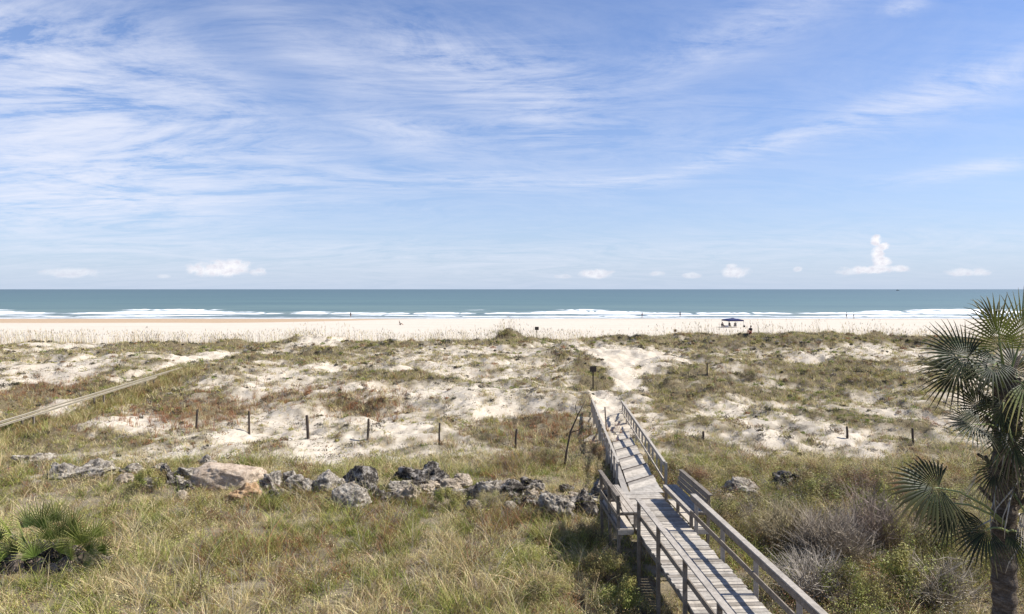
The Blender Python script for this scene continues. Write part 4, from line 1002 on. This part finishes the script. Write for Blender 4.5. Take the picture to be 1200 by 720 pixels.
def chair(px, py, label, m_, rz=0):
    x, y, z = P(px, py); o = empty('beach_chair', (x, y, z), rz, label, 'chair', 'folding chairs at the beach canopy')
    m = MB(); m.box((0, 0, .30), .55, .5, .03); m.build('seat', m_, o)
    m = MB(); m.bar((0, .24, .30), (0, .48, .88), .55, .03, (1, 0, 0)); m.build('backrest', m_, o)
    for q in (-1, 1):
        m = MB(); m.bar((q*.29, -.28, 0), (q*.29, .26, .33), .03, .03); m.bar((q*.29, .28, 0), (q*.29, -.26, .33), .03, .03); m.bar((q*.30, -.26, .5), (q*.30, .34, .5), .05, .03); m.bar((q*.29, -.25, .3), (q*.29, -.25, .5), .03, .03, (0, 1, 0)); m.build('frame', metal_m, o)
chair(847, 384, 'black folding chair outside the left edge of the canopy', dark_m, .3)
chair(854.8, 383.5, 'black folding chair in the middle under the canopy', dark_m)
chair(861.5, 383.8, 'white folding chair on the right under the canopy', white_m, -.3)
person(847, 384, 'person in black seated outside the left edge of the canopy', 'sit', dark_m, dark_m, .3)
person(854.8, 383.5, 'person in black seated in the middle under the canopy', 'sit', dark_m, dark_m, 0)
person(861.5, 383.8, 'person in dark top seated on the right under the canopy', 'sit', dark_m, white_m, -.3)
x, y, z = P(851, 384); co = empty('cooler', (x, y, z), 0, 'white cooler box under the left half of the canopy', 'cooler')
m = MB(); m.box((0, 0, .2), .75, .42, .38); m.build('box', white_m, co, .03); m = MB(); m.box((0, 0, .43), .78, .45, .07); m.build('lid', white_m, co, .02); m = MB(); m.bar((-.3, -.25, .3), (.3, -.25, .3), .03, .03); m.build('handle', dark_m, co)
x, y, z = P(872, 383.8); bgx = empty('beach_bag', (x, y, z), 0, 'dark beach bag standing on the sand right of the canopy', 'bag')
m = lathe([(.001, 0), (.24, 0), (.27, .2), (.24, .42), (.22, .45), (.19, .42)], 12); m.build('body', dark_m, bgx, smooth=True)
m = MB(); m.tube([(-.15, 0, .42), (-.12, 0, .62), (0, 0, .70), (.12, 0, .62), (.15, 0, .42)], .014, 5); m.build('handle', dark_m, bgx)
x, y, z = P(894, 391); 
person(879, 391, 'person in dark clothes sitting alone on the sand nearer than the canopy', 'lie', dark_m, red_m, -.8)
x, y, z = P(894.5, 390.6); tw = MB()
for i in range(9): tw.box((-1.0+i*.25, .02*math.sin(i), .02+.015*math.sin(i*2.1)), .27, 1.1, .02)
tag(tw.build('towel', plain('brown_towel', (.16, .11, .08)), loc=(x, y, z+.03)), 'brown towel spread on the sand right of the canopy', 'towel')
# distant boat
bt = empty('fishing_boat', ((1052-CX)/F*4200, 4200, 0), .15, 'tiny dark boat far out on the horizon, right side', 'boat')
m = MB(); hl = [(-11, 0), (-10, 2.6), (4, 2.8), (11.5, 0), (4, -2.8), (-10, -2.6)]
m.v = [Vector((x_*.92, y_*.7, -.6)) for x_, y_ in hl]+[Vector((x_, y_, 2.2+.08*max(0, x_))) for x_, y_ in hl]
for i in range(6): j = (i+1) % 6; m.f.append((i, j, j+6, i+6))
m.f += [tuple(range(6, 12))]; m.build('hull', dark_m, bt)
m = MB(); m.box((-3, 0, 3.6), 6, 3.4, 3); m.build('cabin', green_m, bt, .2); m = MB(); m.tube([(0, 0, 4), (0, 0, 9)], .15, 6); m.build('mast', dark_m, bt)

# ------------------------------------------------------------------ sky, clouds, sun
SUN_EL = math.radians(48); SUN_AZ = math.radians(90)     # azimuth from +Y towards +X
w = bpy.data.worlds.new('World'); S.world = w; w.use_nodes = True; nt = w.node_tree; bg = nt.nodes['Background']
sky = N(nt, 'ShaderNodeTexSky', sky_type='NISHITA'); sky.sun_disc = False; sky.sun_elevation = SUN_EL; sky.sun_rotation = SUN_AZ
sky.altitude = 0; sky.air_density = 1.0; sky.dust_density = .15; sky.ozone_density = 2.2
gen = N(nt, 'ShaderNodeTexCoord').outputs['Generated']; sp_ = N(nt, 'ShaderNodeSeparateXYZ'); nt.links.new(gen, sp_.inputs[0]); gx_, gy_, gz_ = sp_.outputs
Mf = lambda op, a, b_=None, c_=None: math_(nt, op, a, b_, c_)
zc = Mf('ADD', Mf('MAXIMUM', gz_, 0.0), .12)
u = Mf('DIVIDE', gx_, zc); v_ = Mf('DIVIDE', gy_, zc)
cmb = N(nt, 'ShaderNodeCombineXYZ'); nt.links.new(u, cmb.inputs[0]); nt.links.new(v_, cmb.inputs[1]); pl = cmb.outputs[0]
az = Mf('ARCTAN2', gx_, gy_); el = Mf('ARCSINE', gz_)
c2 = N(nt, 'ShaderNodeCombineXYZ'); nt.links.new(az, c2.inputs[0]); nt.links.new(el, c2.inputs[1]); ae = c2.outputs[0]
def pxae(px, py):
    A = math.atan((px-CX)/F); return A, math.atan((HY-py)/F*math.cos(A))
def blob(px, py, rx, ry, rot=0):
    A, E = pxae(px, py); ra = rx/F*math.cos(A)**2; re_ = ry/F*math.cos(A)
    dx = Mf('SUBTRACT', az, A); dy = Mf('SUBTRACT', el, E); c_, s_ = math.cos(rot), math.sin(rot)
    a = Mf('DIVIDE', Mf('ADD', Mf('MULTIPLY', dx, c_), Mf('MULTIPLY', dy, s_)), ra)
    b_ = Mf('DIVIDE', Mf('SUBTRACT', Mf('MULTIPLY', dy, c_), Mf('MULTIPLY', dx, s_)), re_)
    return Mf('ADD', Mf('MULTIPLY', a, a), Mf('MULTIPLY', b_, b_))
def gauss(px, py, rx, ry, amp, rot=0): return Mf('MULTIPLY', Mf('EXPONENT', Mf('MULTIPLY', blob(px, py, rx, ry, rot), -1.0)), amp)
m_ = None
for t in [(60,150,190,110,.66,-.15),(110,225,190,40,.48,0),(30,60,150,50,.3,-.4),(545,85,120,38,.50,-.25),(470,155,80,18,.32,-.15),(560,213,140,9,.34,0),(720,215,70,7,.3,.05),(360,60,120,30,.22,-.5),
          (880,35,150,26,.32,.3),(1120,105,140,24,.36,.22),(980,150,150,12,.22,.22),(1140,199,85,8,.55,.08),(860,180,130,10,.26,.28),(640,110,50,60,.22,.8),(1058,8,24,8,.45,0),(650,160,300,60,.12,0),(320,200,180,40,.22,-.1),(240,100,120,40,.28,-.5),(520,305,420,22,.22,0),(1000,285,300,18,.15,0),(340,290,120,8,.15,0)]:
    g = gauss(*t); m_ = g if m_ is None else Mf('ADD', m_, g)
s1 = noise(nt, mapping(nt, pl, (1.0, 1.7, 1), (0, 0, .6)), .8, 12, .68, 2.6)
s2 = noise(nt, mapping(nt, pl, (1.2, 4.2, 1), (0, 0, -.62), (3, 1, 0)), 1.3, 12, .74, 1.6)
s3 = noise(nt, mapping(nt, ae, (4, 18, 1), (0, 0, .16)), 1, 12, .70, 1.8)
st = Mf('ADD', Mf('MULTIPLY', s1, .72), Mf('ADD', Mf('MULTIPLY', s2, .40), Mf('MULTIPLY', s3, .18)))      # about .3..1.0, mean .65
dens = Mf('MULTIPLY', Mf('MAXIMUM', Mf('SUBTRACT', st, .55), 0.0), 6.0)
ci = Mf('MULTIPLY', dens, Mf('ADD', Mf('MULTIPLY', m_, 1.0), .05))
ci = Mf('MULTIPLY', Mf('SUBTRACT', 1.0, Mf('EXPONENT', Mf('MULTIPLY', ci, -1.25))), 1.08)
# low haze of cloud toward the horizon
hz = Mf('MULTIPLY', Mf('EXPONENT', Mf('MULTIPLY', Mf('MAXIMUM', el, 0.0), -9.0)), .0)
ci = Mf('MAXIMUM', ci, Mf('ADD', hz, Mf('MULTIPLY', ci, .6)))
# small cumulus standing on the horizon
cn = noise(nt, mapping(nt, ae, (60, 75, 1)), 1, 7, .62); cn2 = noise(nt, mapping(nt, ae, (120, 150, 1), (0, 0, 0), (.08, -.06, 0)), 1, 5, .6)
cu = None
for (px, py, rx, ry, amp) in [(258,315,38,11,.85),(240,317,22,9,.8),(303,319,12,6,.6),(277,312,20,10,.85),(192,324,10,3,.3),(1027,281,8,8,.95),(1036,289,8,6,.9),(1029,297,10,10,.9),(1034,306,15,8,.85),(1024,316,44,6,.75),(1050,315,18,5,.7),(996,319,22,4,.4),(700,321,26,6.5,.65),(862,319,20,8,.6),(858,312,8,4,.5),(1135,319,30,6,.55),(85,320,42,7,.42),(770,321,12,4,.45),(935,316,7,4,.45),(810,323,14,4,.4),(660,324,14,3,.3)]:
    d_ = blob(px, py, rx, ry); g = Mf('SUBTRACT', 1.0, Mf('ADD', d_, Mf('MULTIPLY', Mf('SUBTRACT', cn, .5), 2.6)))
    mr = N(nt, 'ShaderNodeMapRange', interpolation_type='SMOOTHSTEP'); mr.inputs[1].default_value = 0; mr.inputs[2].default_value = .9; mr.inputs[3].default_value = 0; mr.inputs[4].default_value = amp
    nt.links.new(g, mr.inputs[0]); cu = mr.outputs[0] if cu is None else Mf('MAXIMUM', cu, mr.outputs[0])
skc = mixc(nt, 1.0, sky.outputs[0], (.76, .83, 1.06), 'MULTIPLY')
skc = mixc(nt, Mf('MULTIPLY', Mf('EXPONENT', Mf('MULTIPLY', Mf('MAXIMUM', el, 0.0), -6.5)), .92), skc, (3.6, 4.35, 5.6))
circ = mixc(nt, ci, skc, (5.9, 6.1, 6.9))
cuc = ramp(nt, cn2, [(.35, (.78, .76, .80)), (.6, (1, .985, .97))])
cuc = mixc(nt, 1.0, cuc, (7.2, 7.2, 7.5), 'MULTIPLY')
full = mixc(nt, cu, circ, cuc)
nt.links.new(full, bg.inputs['Color']); bg.inputs['Strength'].default_value = .08
sl = bpy.data.lights.new('sun', 'SUN'); sl.energy = 4.2; sl.angle = math.radians(.53); sl.color = (1, .965, .90)
so_ = bpy.data.objects.new('sun', sl); COL.objects.link(so_)
sd = Vector((math.sin(SUN_AZ)*math.cos(SUN_EL), math.cos(SUN_AZ)*math.cos(SUN_EL), math.sin(SUN_EL)))
so_.rotation_euler = sd.to_track_quat('Z', 'Y').to_euler()

# ------------------------------------------------------------------ camera
cd = bpy.data.cameras.new('camera'); cam = bpy.data.objects.new('camera', cd); COL.objects.link(cam)
cam.location = (0, 0, EYE); cam.rotation_euler = (PI/2, 0, 0); cd.sensor_width = 36; cd.lens = 24
cd.shift_y = -21/1200; cd.clip_start = .1; cd.clip_end = 60000
S.camera = cam
S.view_settings.view_transform = 'Standard'; S.view_settings.look = 'None'; S.view_settings.gamma = 1; S.view_settings.exposure = .88
S.render.resolution_x = 1024; S.render.resolution_y = 614
